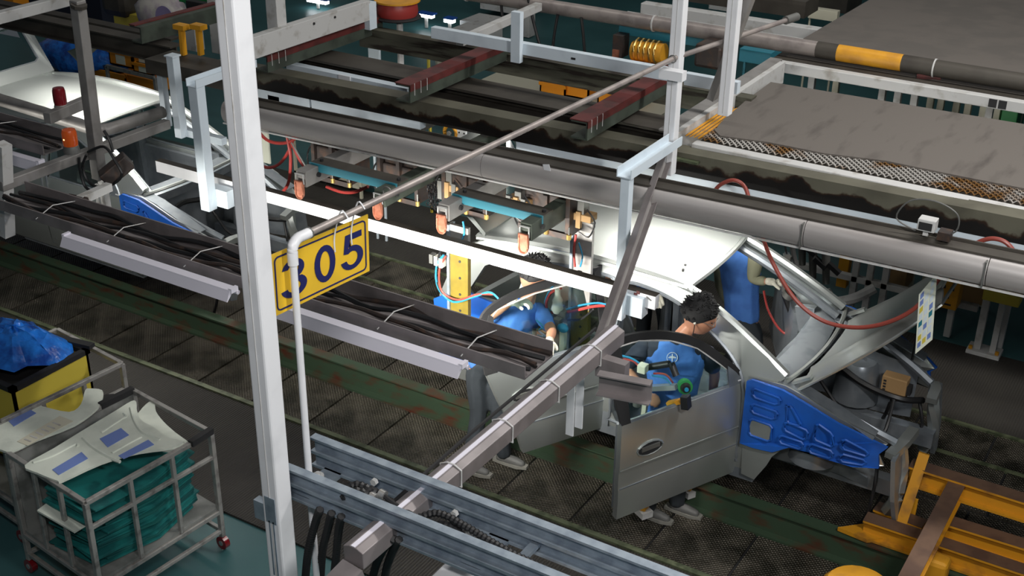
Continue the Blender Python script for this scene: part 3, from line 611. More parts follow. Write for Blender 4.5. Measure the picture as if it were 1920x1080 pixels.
def person(label, J, sleeve='short', shirt=m_shirt, gloves=('l', 'r'), badge=None, glasses=False, curl=.7, cap=False, hold=None):
    J = {k: (V(v) if k not in ('tl', 'tr') else v) for k, v in J.items()}
    pel, che, nec, hd = J['pel'], J['che'], J['nec'], J['head']
    t = thing('person', label, 'person', ((J['fl'].x+J['fr'].x)/2, (J['fl'].y+J['fr'].y)/2, 0))
    side_ = (J['sl']-J['sr']).normalized(); sp_ = (che-pel).normalized(); fr = side_.cross(sp_)*-1
    if fr.dot(V(J['face'])) < 0 and not J.get('flip'): fr = -fr
    hl = pel+side_*.085-sp_*.03; hr = pel-side_*.085-sp_*.03; mid = pel.lerp(che, .5)
    head, hf, hu, hs = head_mb(hd, J['face'], J.get('hup', (0, 0, 1)))
    body = [[(pel, .120), (mid, .110), (che, .112), (nec, .058), (nec.lerp(hd, .55), .052)]]
    for s in 'lr':
        sh, el, wr = J['s'+s], J['e'+s], J['w'+s]
        body.append([(che, .112), (sh, .056), (sh.lerp(el, .5), .049), (el, .042), (el.lerp(wr, .4), .038), (wr, .026)])
        h = hl if s == 'l' else hr; kn, ft = J['k'+s], J['f'+s]
        body.append([(pel, .125), (h, .095), (h.lerp(kn, .5), .076), (kn, .056), (kn.lerp(ft, .4), .052), (ft+V((0, 0, .08)), .036)])
    hands = []
    for s in 'lr':
        if s not in gloves:
            hd_ = J.get('h'+s, (J['w'+s]-J['e'+s])); hands += hand_chains(J['w'+s], hd_, J.get('u'+s, (0, 0, 1)), 1, curl, 1 if s == 'l' else -1)
    ex = [head]
    if hands:
        hm = skinned('h', hands, 0); mb = MB(); mb.v = [v.co.copy() for v in hm.vertices]; mb.f = [tuple(p.vertices) for p in hm.polygons]; ex.append(mb)
    put('body', skinned('b', body, .011, ex), m_skin, t)
    # clothes
    ve = [[(pel-sp_*.10, .160), (pel.lerp(che, .25), .156), (mid, .152), (che-sp_*.02, .158), (nec-sp_*.07, .095), (nec-sp_*.03, .066)], [(che-sp_*.02, .150), (J['sl'].lerp(che, .10), .086)], [(che-sp_*.02, .150), (J['sr'].lerp(che, .10), .086)]]
    for q in (J['sl'], J['sr']):
        sg_ = 1 if q is J['sl'] else -1
        ve.append([(pel-sp_*.12+side_*(sg_*.06), .125), (mid+side_*(sg_*.07), .112), (che.lerp(q, .42)-sp_*.05, .128), (q.lerp(nec, .40)+sp_*.01, .082)])
    vo = put('vest', skinned('v', ve, .013), m_vest, t)
    put('shirt', skinned('su', [[(mid, .120), (che, .126), (nec-sp_*.05, .078), (nec-sp_*.012, .060)], [(che, .126), (J['sl'], .070)], [(che, .126), (J['sr'], .070)]], .013), shirt, t)
    for s in 'lr':
        sh, el, wr = J['s'+s], J['e'+s], J['w'+s]
        c = [(sh.lerp(che, .25), .088), (sh, .080), (sh.lerp(el, .5), .068), (el.lerp(sh, .12), .062)]
        if sleeve == 'long': c += [(el, .052), (el.lerp(wr, .45), .046), (el.lerp(wr, .85), .038)]
        put('sleeve', skinned('s', [c]), shirt, t)
    tr = [[(pel+sp_*.05, .135), (pel-sp_*.03, .140)]]
    for s, h in (('l', hl), ('r', hr)):
        kn, ft = J['k'+s], J['f'+s]
        tr.append([(pel-sp_*.03, .140), (h-V((0, 0, .05)), .108), (h.lerp(kn, .5), .092), (kn, .074), (kn.lerp(ft, .5), .070), (ft+V((0, 0, .10)), .066), (ft+V((0, 0, .05)), .068)])
    put('trousers', skinned('t', tr, .013), m_trous, t)
    for s in 'lr':
        ft = J['f'+s]; to = V(J.get('toe', J['face'])); to.z = 0; to.normalize()
        m = skinned('sh', [[(ft-to*.05+V((0, 0, .075)), .040), (ft-to*.03+V((0, 0, .045)), .042), (ft+to*.06+V((0, 0, .050)), .044), (ft+to*.14+V((0, 0, .040)), .036), (ft+to*.18+V((0, 0, .035)), .028)]])
        sh = put('shoe', m, m_shoe, t)
        n = V((-to.y, to.x, 0)); so = [ft+to*a+n*b for a, b in ((-.085, -.03), (.02, -.042), (.12, -.046), (.20, -.022), (.20, .022), (.12, .046), (.02, .042), (-.085, .03))]
        MB().prism([q+V((0, 0, .010)) for q in so], (0, 0, .024)).build('sole', m_sole, sh)
    # hair: cap over crown and nape
    hr_ = []
    for k in range(9):
        th = math.pi*(.02+.56*k/8); row = []
        for i in range(20):
            a = 2*math.pi*i/20; x = math.cos(a); y = math.sin(a); q = 1.10+.035*math.sin(7*a+3*k)+.02*random.random()
            tt = th*(1 if x < .2 else 1-.30*x)
            row.append(hd+(hf*(x*.098*math.sin(tt)*q-.010)+hs*(y*.080*math.sin(tt)*q)+hu*(.012+.116*math.cos(tt)*q))*HSC)
        hr_.append(row)
    hm_ = MB().rings(hr_, cap=True)
    for k in range(240):
        a = random.uniform(0, 2*math.pi); th = math.pi*random.uniform(.0, .54); x = math.cos(a); y = math.sin(a)
        if x > .2: th *= 1-.30*x
        n_ = hf*(x*math.sin(th))+hs*(y*math.sin(th))+hu*math.cos(th)
        p_ = hd+(hf*(x*.100*math.sin(th)-.010)+hs*(y*.083*math.sin(th))+hu*(.012+.120*math.cos(th)))*HSC
        dr = (n_*.5+hu*random.uniform(-.7, .2)+hf*random.uniform(-.5, .7)+hs*random.uniform(-.6, .6)).normalized()
        hm_.tube([p_, p_+dr*.014+n_*.006, p_+dr*.030+n_*.002], .009, 4, scale=[1, .7, .12])
    hm_.build('hair', m_hair, t, True, angle=80)
    for sg in (-1, 1):
        MB().sphere(hd+(hf*.082+hs*(sg*.030)+hu*.008)*HSC, .009, .009, .006, 8, 5).build('eye', m_black, t)
    if glasses:
        g = MB()
        for sg in (-1, 1):
            c = hd+(hf*.098+hs*(sg*.033)+hu*.004)*HSC
            g.tube([c+hs*(.026*math.cos(a))+hu*(.018*math.sin(a)) for a in [2*math.pi*i/10 for i in range(10)]], .0022, 5, True)
            g.tube([c+hs*(sg*.026), hd+(hs*(sg*.082)+hu*.012)*HSC], .0022, 5)
        g.build('spectacles', m_aged, t)
        e = hd+(hs*.084-hf*.002-hu*.012)*HSC
        MB().sphere(e, .010).build('earphone', m_offw, t)
        MB().tube(cat_rom([e, e-hu*.06+hf*.015, e-hu*.13+hf*.02, nec+fr*.08], 4), .003, 5).build('earphone_lead', m_black, t)
    for s in gloves:
        d = J.get('h'+s, J['w'+s]-J['e'+s])
        put('glove', skinned('g', [[(J['w'+s]-V(d).normalized()*.045, .036), (J['w'+s], .034)]]+[[(p, r_*1.22) for p, r_ in c] for c in hand_chains(J['w'+s], d, J.get('u'+s, (0, 0, 1)), 1.05, curl, J.get('t'+s, 1))], .006), m_glove, t)
    if badge:
        c = J['badge']; bx = V(badge[0]).normalized(); n = V(badge[1]); n = (n-bx*n.dot(bx)).normalized(); bz = n.cross(bx)
        ring = [c+bx*(.036*math.cos(a))+bz*(.036*math.sin(a)) for a in [2*math.pi*i/20 for i in range(20)]]
        b = MB().tube(ring, .0022, 5, True)
        b.bar(c-bx*.026, c+bx*.026, .006, .003, n).bar(c-bz*.026, c+bz*.026, .006, .003, n).bar(c-bx*.018+bz*.008, c+bx*.018+bz*.008, .004, .003, n)
        b.build('badge', m_white, t)
    return t, vo
RGH = V((R2.x, R2.y, 0)).normalized(); TOC = -V((FW.x, FW.y, 0)).normalized()
# man in the near front doorway, leaning in and looking down to his left
ch = W(1266, 668, Y=6.88)
J = dict(fl=(-2.80, 6.95, 0), fr=(-2.95, 6.78, 0), pel=W(1258, 770, Y=6.84), che=ch, nec=W(1283, 622, Y=6.90), head=W(1312, 592, Y=6.92), sl=ch+RGH*.225+V((0, 0, .03)), sr=ch-RGH*.235+V((0, 0, .06)),
         el=W(1340, 702, Y=7.06), wl=W(1334, 748, Y=7.12), er=W(1172, 690, Y=6.76), wr=W(1212, 732, Y=6.64), kl=(-2.80, 6.93, .5), kr=(-2.95, 6.80, .5),
         face=RGH*.95+TOC*.42+V((0, 0, -.30)), hup=(.2, .05, 1), toe=RGH+TOC*.6)
J['badge'] = W(1256, 652, Y=6.88)+TOC*.135
m1, v1 = person('man with spectacles and navy sleeves bending forward in the open front doorway', J, gloves=(), badge=(RGH, TOC+V((0, 0, .3))), glasses=True, curl=.9)
# man at the near rear door
ch = W(968, 600, Y=6.86)
J = dict(fl=W(945, 868, Z=0), fr=W(878, 884, Z=0), pel=W(915, 672, Y=6.84), che=ch, nec=W(992, 556, Y=6.88), head=W(1003, 516, Y=6.90), sl=ch+RGH*.14+V((0, .06, .05)), sr=ch-RGH*.16+V((0, -.02, .05)),
         el=W(1035, 620, Y=6.76), wl=W(1030, 640, Y=6.60), er=W(922, 590, Y=6.62), wr=W(960, 566, Y=6.58), kl=W(935, 770, Y=6.80), kr=W(898, 775, Y=6.72),
         face=RGH*.9+TOC*.25+V((0, 0, -.35)), hup=(.2, .1, 1), toe=RGH+TOC*.5, hr=RGH+V((0, 0, .03)), ur=V((0, 0, 1)), tr=-1)
J['fl'].z = 0; J['fr'].z = 0
J['badge'] = W(964, 618, Y=6.86)+TOC*.15
m2, v2 = person('man standing behind the open rear door with a white gloved hand raised over a tool', J, gloves=('l', 'r'), badge=(RGH, TOC+V((0, 0, .3))), shirt=m_vest, curl=.8)
# man on the far side seen through the windscreen opening
ch = W(1388, 500, Y=8.82)
J = dict(fl=(-3.15, 8.82, 0), fr=(-3.32, 8.95, 0), pel=W(1392, 590, Y=8.85), che=ch, nec=W(1385, 440, Y=8.86), head=W(1392, 400, Y=8.86), sl=W(1420, 462, Y=8.72), sr=W(1352, 468, Y=8.92),
         el=W(1412, 525, Y=8.66), wl=W(1444, 528, Y=8.62), er=W(1352, 540, Y=8.98), wr=W(1372, 580, Y=9.0), kl=W(1418, 650, Y=8.82), kr=W(1385, 655, Y=8.93),
         face=RGH+V((0, 0, -.3)), hl=RGH+V((0, 0, -.12)), ul=V((0, 0, 1)), tl=-1)
person('man on the far side in blue vest and khaki sleeves seen through the windscreen opening', J, sleeve='long', shirt=m_khaki, gloves=('l', 'r'))
# fourth man reaching into the body from the far side
J = dict(fl=(-3.75, 8.72, 0), fr=(-3.98, 8.76, 0), pel=(-3.86, 8.62, .92), che=(-3.74, 8.42, 1.26), nec=(-3.68, 8.30, 1.42), head=(-3.66, 8.22, 1.50), sl=(-3.56, 8.32, 1.34), sr=(-3.90, 8.30, 1.34),
         el=W(1186, 500, Y=7.86), wl=W(1226, 540, Y=7.62), er=(-3.98, 8.05, 1.15), wr=(-3.9, 7.85, 1.05), kl=(-3.75, 8.70, .5), kr=(-3.97, 8.74, .5),
         face=(.1, -1, -.7), hup=(0, -.5, 1), toe=(0, -1, 0), hl=W(1240, 590, Y=7.5)-W(1226, 540, Y=7.62), ul=TOC)
person('man leaning in under the roof with a white glove beside the white bar end', J, gloves=('l', 'r'), curl=.6)
# ------------------------------------------------------------ overhead steelwork over the line
def xline(px, py, Y): return W(px, py, Y=Y)
def xbar(mb, p0, p1, Y, w, h, prof=None, Z=None):
    a = W(*p0, Y=Y); b = W(*p1, Y=Y); z = (a.z+b.z)/2 if Z is None else Z
    if prof: return mb.sweep([(a.x, Y, z), (b.x, Y, z)], prof)
    return mb.bar((a.x, Y, z), (b.x, Y, z), w, h)
# long covered duct rail: rounded front cover, flat dark lid with folded lips
tr = thing('duct_rail', 'long round fronted grey steel duct rail running above the car roofs', 'duct', (-3, 6.8, 2.40))
prof = [(-.085, .075), (-.085, .088), (.06, .088), (.06, .075)]
rp = [(.065+.045*math.sin(a), .0+.085*math.cos(a)) for a in [math.pi*k/10 for k in range(11)]]
cv = [( -x, y) for x, y in ([(-.06, .085)]+[(-.02, .085)]+[(.035+.055*math.sin(math.pi*k/10), .085*math.cos(math.pi*k/10)) for k in range(11)]+[(-.06, -.085)])]
zd = lambda x: 2.375+(x+6.47)*.0215
zr = lambda x: 2.455+(x+6.95)*.0150
zw = lambda x: 2.335+(x+6.35)*.0215
def duct_seg(x0, x1, m=m_duct):
    return MB().sweep([(x0, 6.8, zd(x0)), (x1, 6.8, zd(x1))], [(-q[0], q[1]) for q in cv])
for x0, x1 in ((-6.75, -4.35), (-4.345, -2.05), (-2.045, -.99), (-.985, .6)): duct_seg(x0, x1).build('duct_cover', m_duct, tr, True, angle=30)
MB().bar((-6.75, 6.83, zd(-6.75)+.093), (.6, 6.83, zd(.6)+.093), .12, .014).bar((-6.75, 6.885, zd(-6.75)+.108), (.6, 6.885, zd(.6)+.108), .012, .02).build('duct_lid', m_dkbeam, tr)
MB().bar((-6.75, 6.728, zd(-6.75)-.083), (.6, 6.728, zd(.6)-.083), .014, .010).build('bottom_lip', m_whited, tr)
for x in (-2.06, -1.0): MB().box(x-.004, x+.004, 6.703, 6.76, zd(x)-.08, zd(x)+.08).build('cover_joint', m_aged, tr)
MB().prism([W(1018, 308, Y=6.742), W(1030, 308, Y=6.742), W(1033, 322, Y=6.742), W(1021, 321, Y=6.742)], (0, -.004, 0)).build('tape_patch', m_white, tr)
# beams along the line
def beam_x(name, label, p0, p1, Y, Z, prof, m, x_ext=None):
    a = W(*p0, Y=Y); b = W(*p1, Y=Y); z = (a.z+b.z)/2 if Z is None else Z
    x0, x1 = (a.x, b.x) if x_ext is None else x_ext
    return solo(MB().sweep([(x0, Y, z), (x1, Y, z)], prof), name, m, label, 'beam')
solo(MB().sweep([(-7.4, 7.40, zr(-7.4)), (.6, 7.40, zr(.6))], [(x, y) for x, y in [(.075, .08), (-.075, .08), (-.075, .068), (.060, .068), (.060, -.068), (-.075, -.068), (-.075, -.08), (.075, -.08)]]), 'rusty_beam', m_stain, 'long channel beam along the line with black rust stains on its web', 'beam')
wb = thing('lamp_beam', 'long white lamp beam under the rust stained beam above the roofs', 'beam', (-4, 7.40, 2.30))
for a_, b_ in (((480, 158), (592, 183)), ((592, 183), (800, 238)), ((975, 258), (1245, 322)), ((1245, 322), (1960, 487))):
    a = W(*a_, Y=7.40); b = W(*b_, Y=7.40)
    MB().bar((a.x+.01, 7.365, zw(a.x)+.02), (b.x-.01, 7.365, zw(b.x)+.02), .07, .085).build('housing', m_whiteb, wb)
    MB().bar((a.x+.01, 7.345, zw(a.x)-.034), (b.x-.01, 7.345, zw(b.x)-.034), .03, .022).build('lower_flange', m_dkbeam, wb)
for px in (555, 700, 1130, 1330, 1560):
    a = W(px, 300, Y=7.43); MB().box(a.x-.03, a.x+.03, 7.42, 7.46, zw(a.x)+.04, zw(a.x)+.09).build('hanger_clip', m_white, wb)
for px, py in ((525, 178),):
    a = W(px, py, Y=7.40); MB().box(a.x-.07, a.x+.05, 7.33, 7.42, 2.24, 2.34).build('junction_box', m_white, wb)
beam_x('flat_beam', 'broad dark grey plate beam lying along the line between the red topped channels', (0, 0), (10, 0), 7.85, 2.52, ibeam(.30, .12, .02), m_dkbeam, (-6.95, -3.45))
a = W(540, 130, Y=7.62); b = W(766, 174, Y=7.62); t = thing('inner_lamp_beam', 'short white lamp beam between the rusty beam and the dark plate beam', 'beam', (a.x, 7.62, 2.3))
z = (a.z+b.z)/2; MB().box(a.x, b.x, 7.60, 7.68, z-.045, z+.045).build('housing', m_whiteb, t); MB().box((a.x+b.x)/2-.06, (a.x+b.x)/2+.06, 7.59, 7.60, z-.06, z+.05).build('clip', m_white, t)
beam_x('green_beam', 'grey green channel beam behind the broad dark plate beam', (0, 0), (10, 0), 8.52, 2.58, [(-x, y) for x, y in chan(.11, .17, .012)], m_rustbeam, (-6.75, -3.1))
for i, (x, y0, y1, lb) in enumerate(((-6.67, 7.12, 8.62, 'red topped green cross channel below the white frame, left of three'), (-5.29, 7.12, 8.62, 'red topped green cross channel in the middle, under the white hanger'), (-3.81, 7.12, 8.66, 'red topped green cross channel right beside the white post'))):
    t = thing('cross_channel', lb, 'beam', (x, y0, 2.6), 'red topped cross channels')
    MB().sweep([(x, y0, 2.68), (x, y1, 2.68)], [(-q, w_) for q, w_ in chan(.13, .13, .012)]).build('channel', m_green, t)
    MB().box(x-.075, x+.066, y0, y1, 2.744, 2.752).build('red_flange', m_red, t)
    MB().box(x+.060, x+.068, y0, y1, 2.70, 2.744).build('red_edge', m_red, t)
    for k in range(3): MB().box(x+.066, x+.069, y0+.05+.08*k, y0+.055+.08*k, 2.66, 2.752).build('drip_mark', m_whited, t)
t = thing('cross_channel', 'dark red topped channel in the upper left with two ochre straps hanging from it', 'beam', (-8.3, 7.8, 2.6), 'red topped cross channels')
a = W(255, 65, Z=2.68); b = W(412, 22, Z=2.68)
MB().sweep([a, b], [(-q, w_) for q, w_ in chan(.13, .14, .012)]).build('channel', m_green, t)
MB().bar(a+V((-.04, 0, .076)), b+V((-.04, 0, .076)), .07, .01).build('red_flange', m_red, t)
a = W(160, 62, Z=2.5); b = W(325, 105, Z=2.5); yb = (a.y+b.y)/2
solo(MB().sweep([(a.x-2.5, yb, 2.5), (b.x, yb, 2.5)], ibeam(.14, .16, .014)), 'dark_beam', m_dkbeam, 'dark beam end meeting the ochre straps above the left car roof', 'beam')
a = W(440, 108, Z=2.5); b = W(330, 118, Z=2.5)
solo(MB().box(b.x-.15, b.x+.75, b.y-.2, b.y+.12, 2.44, 2.56), 'dark_plate', m_dkbeam, 'dark plate on which the two ochre straps stand', 'plate')
for px, lb in ((340, 'ochre strap hanging from the dark red channel, left of two'), (372, 'ochre strap hanging from the dark red channel, right of two')):
    p = W(px, 50, Y=b.y+.05); q = W(px+5, 103, Y=b.y+.05)
    s_ = thing('strap', lb, 'strap', q, 'ochre straps'); MB().bar(q, p, .05, .03, (1, 0, 0)).build('band', m_yelox, s_); MB().box(p.x-.06, p.x+.06, p.y-.04, p.y+.04, p.z-.02, p.z+.02).build('hook', m_yelox, s_)
# ------------------------------------------------------------ posts
def post(label, p_top, p_bot, Y, w, z1=4.6, cut=True, m=m_white):
    a = W(*p_top, Y=Y); b = W(*p_bot, Y=Y); x = (a.x+b.x)/2
    t = thing('steel_post', label, 'post', (x, Y, b.z))
    MB().box(x-w/2, x+w/2, Y-w/2, Y+w/2, b.z, z1).build('tube', m, t, bevel=.006)
    MB().box(x-w*.02, x+w*.02, Y-w/2-.003, Y-w/2, b.z+.02, z1).build('weld_seam', m_whited, t)
    return t, x, b.z
pf, pfx, _ = post('nearest tall white square post, left of the yellow number sign', (438, 0), (513, 880), 3.38, .095)
t = pf; t.location.z = 0; ORG[t.name] = V((pfx, 3.38, 0))
for ch_ in t.children: bpy.data.objects.remove(ch_)
MB().box(pfx-.048, pfx+.048, 3.332, 3.428, 0, 4.9).build('tube', m_white, t, bevel=.010)
MB().box(pfx-.002, pfx+.002, 3.329, 3.332, .05, 4.9).build('weld_seam', m_whited, t)
for z0, z1, xx in ((2.02, 2.16, .0), (1.72, 2.03, -.012), (1.65, 2.03, .012)): MB().box(pfx+xx-(.03 if xx == 0 else .004), pfx+xx+(.03 if xx == 0 else .004), 3.3285, 3.332, z0, z1).build('paint_drip', m_galv, t)
MB().box(pfx-.13, pfx-.05, 3.36, 3.40, 1.98, 2.08).build('bracket', m_galv, t)
MB().box(pfx-.11, pfx+.11, 3.27, 3.49, 0, .012).build('base_plate', m_white, t)
post('white square post carrying the end of the sign pipe, left of the walkway', (1279, 0), (1250, 325), 7.14, .078)
post('white square post standing behind the first walkway corner', (1377, 0), (1360, 215), 7.62, .078)
a = W(1405, 0, Y=7.75); b = W(1335, 185, Y=7.75)
solo(MB().bar(a+(a-b)*.6, b, .085, .05, (1, 0, 0)), 'diagonal_brace', m_grey, 'grey diagonal brace leaning behind the post at the walkway corner', 'brace')
# hanging brackets with the white bar
def hanger(label, x, y0, y1, z, w, zb):
    t = thing('hanger', label, 'hanger', (x, y0, zb))
    MB().sweep([(x, y0-.05, z), (x, y1, z)], [(-q, r_) for q, r_ in [(-.05, .03), (-.05, -.03), (.05, -.03), (.05, .03), (.044, .03), (.044, -.024), (-.044, -.024), (-.044, .03)]]).build('channel_arm', m_whiteb, t)
    MB().box(x-w/2, x+w/2, y0-w/2, y0+w/2, zb, z-.03).build('drop_tube', m_whiteb, t, bevel=.004)
    MB().box(x-w/2, x+w/2+.11, y0+w/2, y0+w/2+.09, zb+.02, zb+.16).build('foot_bracket', m_whiteb, t)
    return t
hanger('white hanger from the right hand post, carrying the end of the bright white bar', -3.08, 6.40, 7.08, 2.77, .062, 1.76)
hg2 = W(384, 390, Y=6.3); hanger('wide white hanger just left of the nearest post, crossing the white bar', W(372, 200, Y=6.3).x, 6.30, 6.9, 2.76, .088, hg2.z)
def drop(label, top, bot, Y, w, m=m_whiteb):
    a = W(*top, Y=Y); b = W(*bot, Y=Y); x = (a.x+b.x)/2; t = thing('drop_post', label, 'post', (x, Y, b.z))
    MB().box(x-w/2, x+w/2, Y-w/2, Y+w/2, b.z, a.z).build('tube', m, t, bevel=.004); MB().box(x-w/2-.01, x+w/2+.01, Y-w/2-.01, Y+w/2+.01, a.z, a.z+.012).build('cap', m, t); return t
drop('white drop post with torn top edge, second from left beside the wide hanger', (326, 106), (338, 256), 6.9, .075)
drop('slim grey white drop post behind, left of the pair above the left car', (302, 116), (312, 236), 7.1, .06)
a = W(345, 246, Y=6.95); MB_ = MB().box(a.x, a.x+.45, 6.92, 6.98, a.z-.03, a.z+.03); solo(MB_, 'short_tie', m_whiteb, 'short white tie bar between the two hangers at the left', 'bar')
wbx0 = W(293, 318, Y=6.47).x; wbx1 = W(1229, 562, Y=6.47).x; z = (W(293, 318, Y=6.47).z+W(1229, 562, Y=6.47).z)/2
t = thing('white_bar', 'bright white horizontal bar hung across the near side of both cars', 'bar', ((wbx0+wbx1)/2, 6.5, z-.05))
MB().box(wbx0, wbx1, 6.47, 6.53, z-.048, z+.048).build('box_section', m_white, t, bevel=.003)
MB().box(wbx0, wbx1, 6.468, 6.532, z+.048, z+.050).build('dark_top_face', m_dkbeam, t)  # thin darker layer along the top of the bar
for px, py in ((1192, 552), (1197, 548), (1189, 556)):
    q = W(px, py, Y=6.468); MB().box(q.x-.012, q.x+.010, 6.464, 6.469, q.z-.012, q.z+.010).build('red_mark', m_red, t)
q = W(1212, 556, Y=6.468); MB().bar(q, q+V((.035, 0, -.02)), .006, .006).build('scratch', m_aged, t)
# grey diagonal channel from the right post to the tray
a = W(1243, 300, Y=7.08); b = W(1122, 640, Y=5.55)
t = thing('diagonal_channel', 'grey diagonal channel dropping from the white post to the cable tray', 'brace', b)
MB().bar(a, b, .075, .012, (1, -.4, .3)).build('web', m_grey, t); dv = (a-b).normalized(); u = V((1, -.4, .3)); u = (u-dv*u.dot(dv)).normalized(); r_ = dv.cross(u)
for s_ in (-1, 1): MB().bar(a+r_*.034*s_+u*.02, b+r_*.034*s_+u*.02, .008, .05, u).build('flange', m_tray, t)
# ------------------------------------------------------------ cable trays and lamps
def cable_tray(label, x0, x1, y, zt, n=5):
    t = thing('cable_tray', label, 'tray', ((x0+x1)/2, y, zt-.06))
    MB().box(x0, x1, y-.15, y+.15, zt-.06, zt-.05).build('pan', m_tray, t)
    MB().box(x0, x1, y-.155, y-.145, zt-.06, zt+.02).build('near_side', m_tray, t); MB().box(x0, x1, y+.145, y+.155, zt-.06, zt+.04).build('far_side', m_tray, t)
    for k in range(n):
        yy = y-.11+.22*k/(n-1)
        pts = [(x0+(x1-x0)*i/10, yy+.03*math.sin(i*1.3+k*2), zt-.03+.012*math.sin(i*2.1+k)+.012*(k % 2)) for i in range(11)]
        MB().tube(cat_rom(pts, 3), random.uniform(.010, .017), 6).build('cable', m_dkmach if k % 3 == 1 else m_black, t, True)
    for i in range(3):
        x = x0+(x1-x0)*(i+.7)/3.4; MB().tube([(x, y-.17, zt-.03), (x+.02, y-.03, zt+.03), (x+.04, y+.17, zt-.0)], .004, 5).build('wire_tie', m_whited, t)
    return t
cable_tray('cable filled tray along the line between the nearest post and the slanting tray', -4.97, -2.98, 5.20, 2.07)
cable_tray('cable filled tray along the left car, ending behind the nearest post', -7.42, -5.03, 5.20, 2.07, 6)
ct3 = cable_tray('dark cable tray at the left edge behind the amber beacon', -11.2, -7.75, 5.95, 2.16, 4)
def lamp(label, x0, x1, y, zt):
    t = thing('strip_lamp', label, 'lamp', ((x0+x1)/2, y, zt-.1), 'strip lamps along the cable trays')
    pr = [(-.075, -.055), (-.070, -.058), (.0, .0), (.045, .0), (.045, .03), (-.02, .03)]
    MB().sweep([(x0, y, zt-.06), (x1, y, zt-.06)], [(.046, -.036), (.039, -.039), (.0, -.0), (-.05, -.0), (-.05, .03), (.012, .03), (.016, .02)]).build('reflector', m_lampw, t)
    MB().cyl((x0+.02, y+.045, zt-.062), (x1+.015, y+.045, zt-.062), .015, n=10).build('tube', m_lampw, t, True)
    for x in (x0, x1): MB().box(x-.012, x+.012, y-.01, y+.05, zt-.05, zt-.02).build('end_cap', m_lampw, t)
lamp('white strip lamp under the tray edge right of the sign pole', -4.66, -3.33, 4.95, 2.07)
lamp('white strip lamp on the tray in front of the left car', -6.55, -5.04, 4.95, 2.07)
lamp('grey strip lamp on the tray at the left edge', -8.9, -7.7, 5.70, 2.12)
# tray running towards us, galvanised lidded
t = thing('lidded_tray', 'grey lidded cable tray slanting from the diagonal channel down to the galvanised struts', 'tray', (-2.75, 4.5, 1.98))
a = V((-2.71, 5.60, 2.12)); b = V((-2.79, 3.30, 2.06))
MB().sweep([a, b], [(.055, .04), (.02, .055), (-.02, .055), (-.055, .04), (-.055, -.045), (.055, -.045)]).build('lid', m_tray, t, bevel=.004)
MB().bar(a+V((0, 0, .057)), b+V((0, 0, .057)), .022, .004).build('pale_ridge', m_lampw, t)  # lighter strip along the ridge of the lid
for k in range(5):
    q = a.lerp(b, .12+.19*k); MB().tube([q+V((x, 0, z)) for x, z in ((.06, .042), (.02, .062), (-.02, .062), (-.06, .042), (-.06, -.05), (.06, -.05))], .004, 5, True).build('tie_wire', m_whited, t)
MB().tube(cat_rom([a+V((-.08, -.1, .06)), a.lerp(b, .3)+V((-.085, 0, .045)), a.lerp(b, .6)+V((-.075, 0, .05)), a.lerp(b, .85)+V((-.07, 0, .03))], 5), .010, 6).build('loose_cable', m_black, t, True)
MB().box(-2.70, -2.52, 5.34, 5.40, 1.98, 2.10).build('end_bracket', m_tray, t)
hx = W(1080, 760, Y=5.28); MB().box(hx.x-.055, hx.x-.008, 5.27, 5.28, W(1069, 815, Y=5.28).z, 2.06).box(hx.x-.004, hx.x+.042, 5.28, 5.29, W(1085, 803, Y=5.28).z, 2.06).build('white_leg', m_white, t)
MB().sweep([(-2.62, 5.22, 2.02), (-2.33, 5.28, 2.02)], chan(.06, .13, .008)).build('side_channel', m_tray, t)
MB().bar((-2.79, 3.30, 2.0), (-2.86, 2.8, 1.85), .12, .05).build('lower_run', m_tray, t)
# left grey tube frame with beacons
t = thing('tube_frame', 'grey square tube frame with pipes at the left, holding two beacons', 'frame', (-7.5, 5.8, 0))
a = W(5, 345, Z=2.1); MB().bar((-7.51, 5.20, 2.1), (-7.51, 6.85, 2.1), .075, .075).build('long_arm', m_grey, t, bevel=.006)
MB().bar(W(145, 0, Y=6.02), W(187, 335, Y=6.02), .085, .085, (1, 0, 0)).build('upright', m_grey, t, bevel=.006)
MB().cyl(W(148, 14, Y=6.0), W(148, 8, Y=6.0), .06, n=8).build('upright_cap', m_dkbeam, t)
MB().bar(W(88, 222, Y=5.86), W(163, 190, Y=6.3), .07, .085).build('short_arm', m_grey, t, bevel=.005)
pp = [W(-40, 175, Y=6.35), W(85, 213, Y=6.35), W(170, 240, Y=6.35), W(195, 243, Y=6.42), W(225, 236, Y=6.55), W(305, 210, Y=7.0)]
MB().tube(cat_rom(pp, 4), .052, 10).build('bent_pipe', m_grey, t, True)
MB().bar(W(5, 270, Y=5.25), W(12, 440, Y=5.25), .09, .09, (1, 0, 0)).build('left_leg', m_whited, t)
MB().bar(W(150, 375, Z=2.0), W(205, 350, Z=2.0), .06, .06).build('stub_arm', m_whited, t); MB().cyl(W(130, 370, Z=2.0), W(162, 376, Z=2.0), .028, n=8).build('stub_tube', m_dkmach, t)
MB().bar(W(192, 340, Y=6.05), W(203, 405, Y=6.05), .05, .05, (1, 0, 0)).bar(W(182, 345, Y=6.0), W(186, 395, Y=6.0), .02, .03, (1, 0, 0)).build('lower_upright', m_whited, t)
bb = W(218, 318, Y=5.95); MB().bar(bb-V((.06, .08, .07)), bb+V((.06, .08, .07)), .14, .12).build('switch_box', m_dkmach, t, bevel=.01)
for q in ([(165, 285), (195, 275), (215, 300), (228, 330), (200, 350), (170, 345), (155, 315), (162, 290)], [(148, 295), (150, 320), (160, 350), (178, 362)], [(195, 245), (205, 262), (212, 285)]):
    MB().tube(cat_rom([W(x, y, Y=5.88) for x, y in q], 5), .011, 6).build('loop_cable', m_black, t, True)
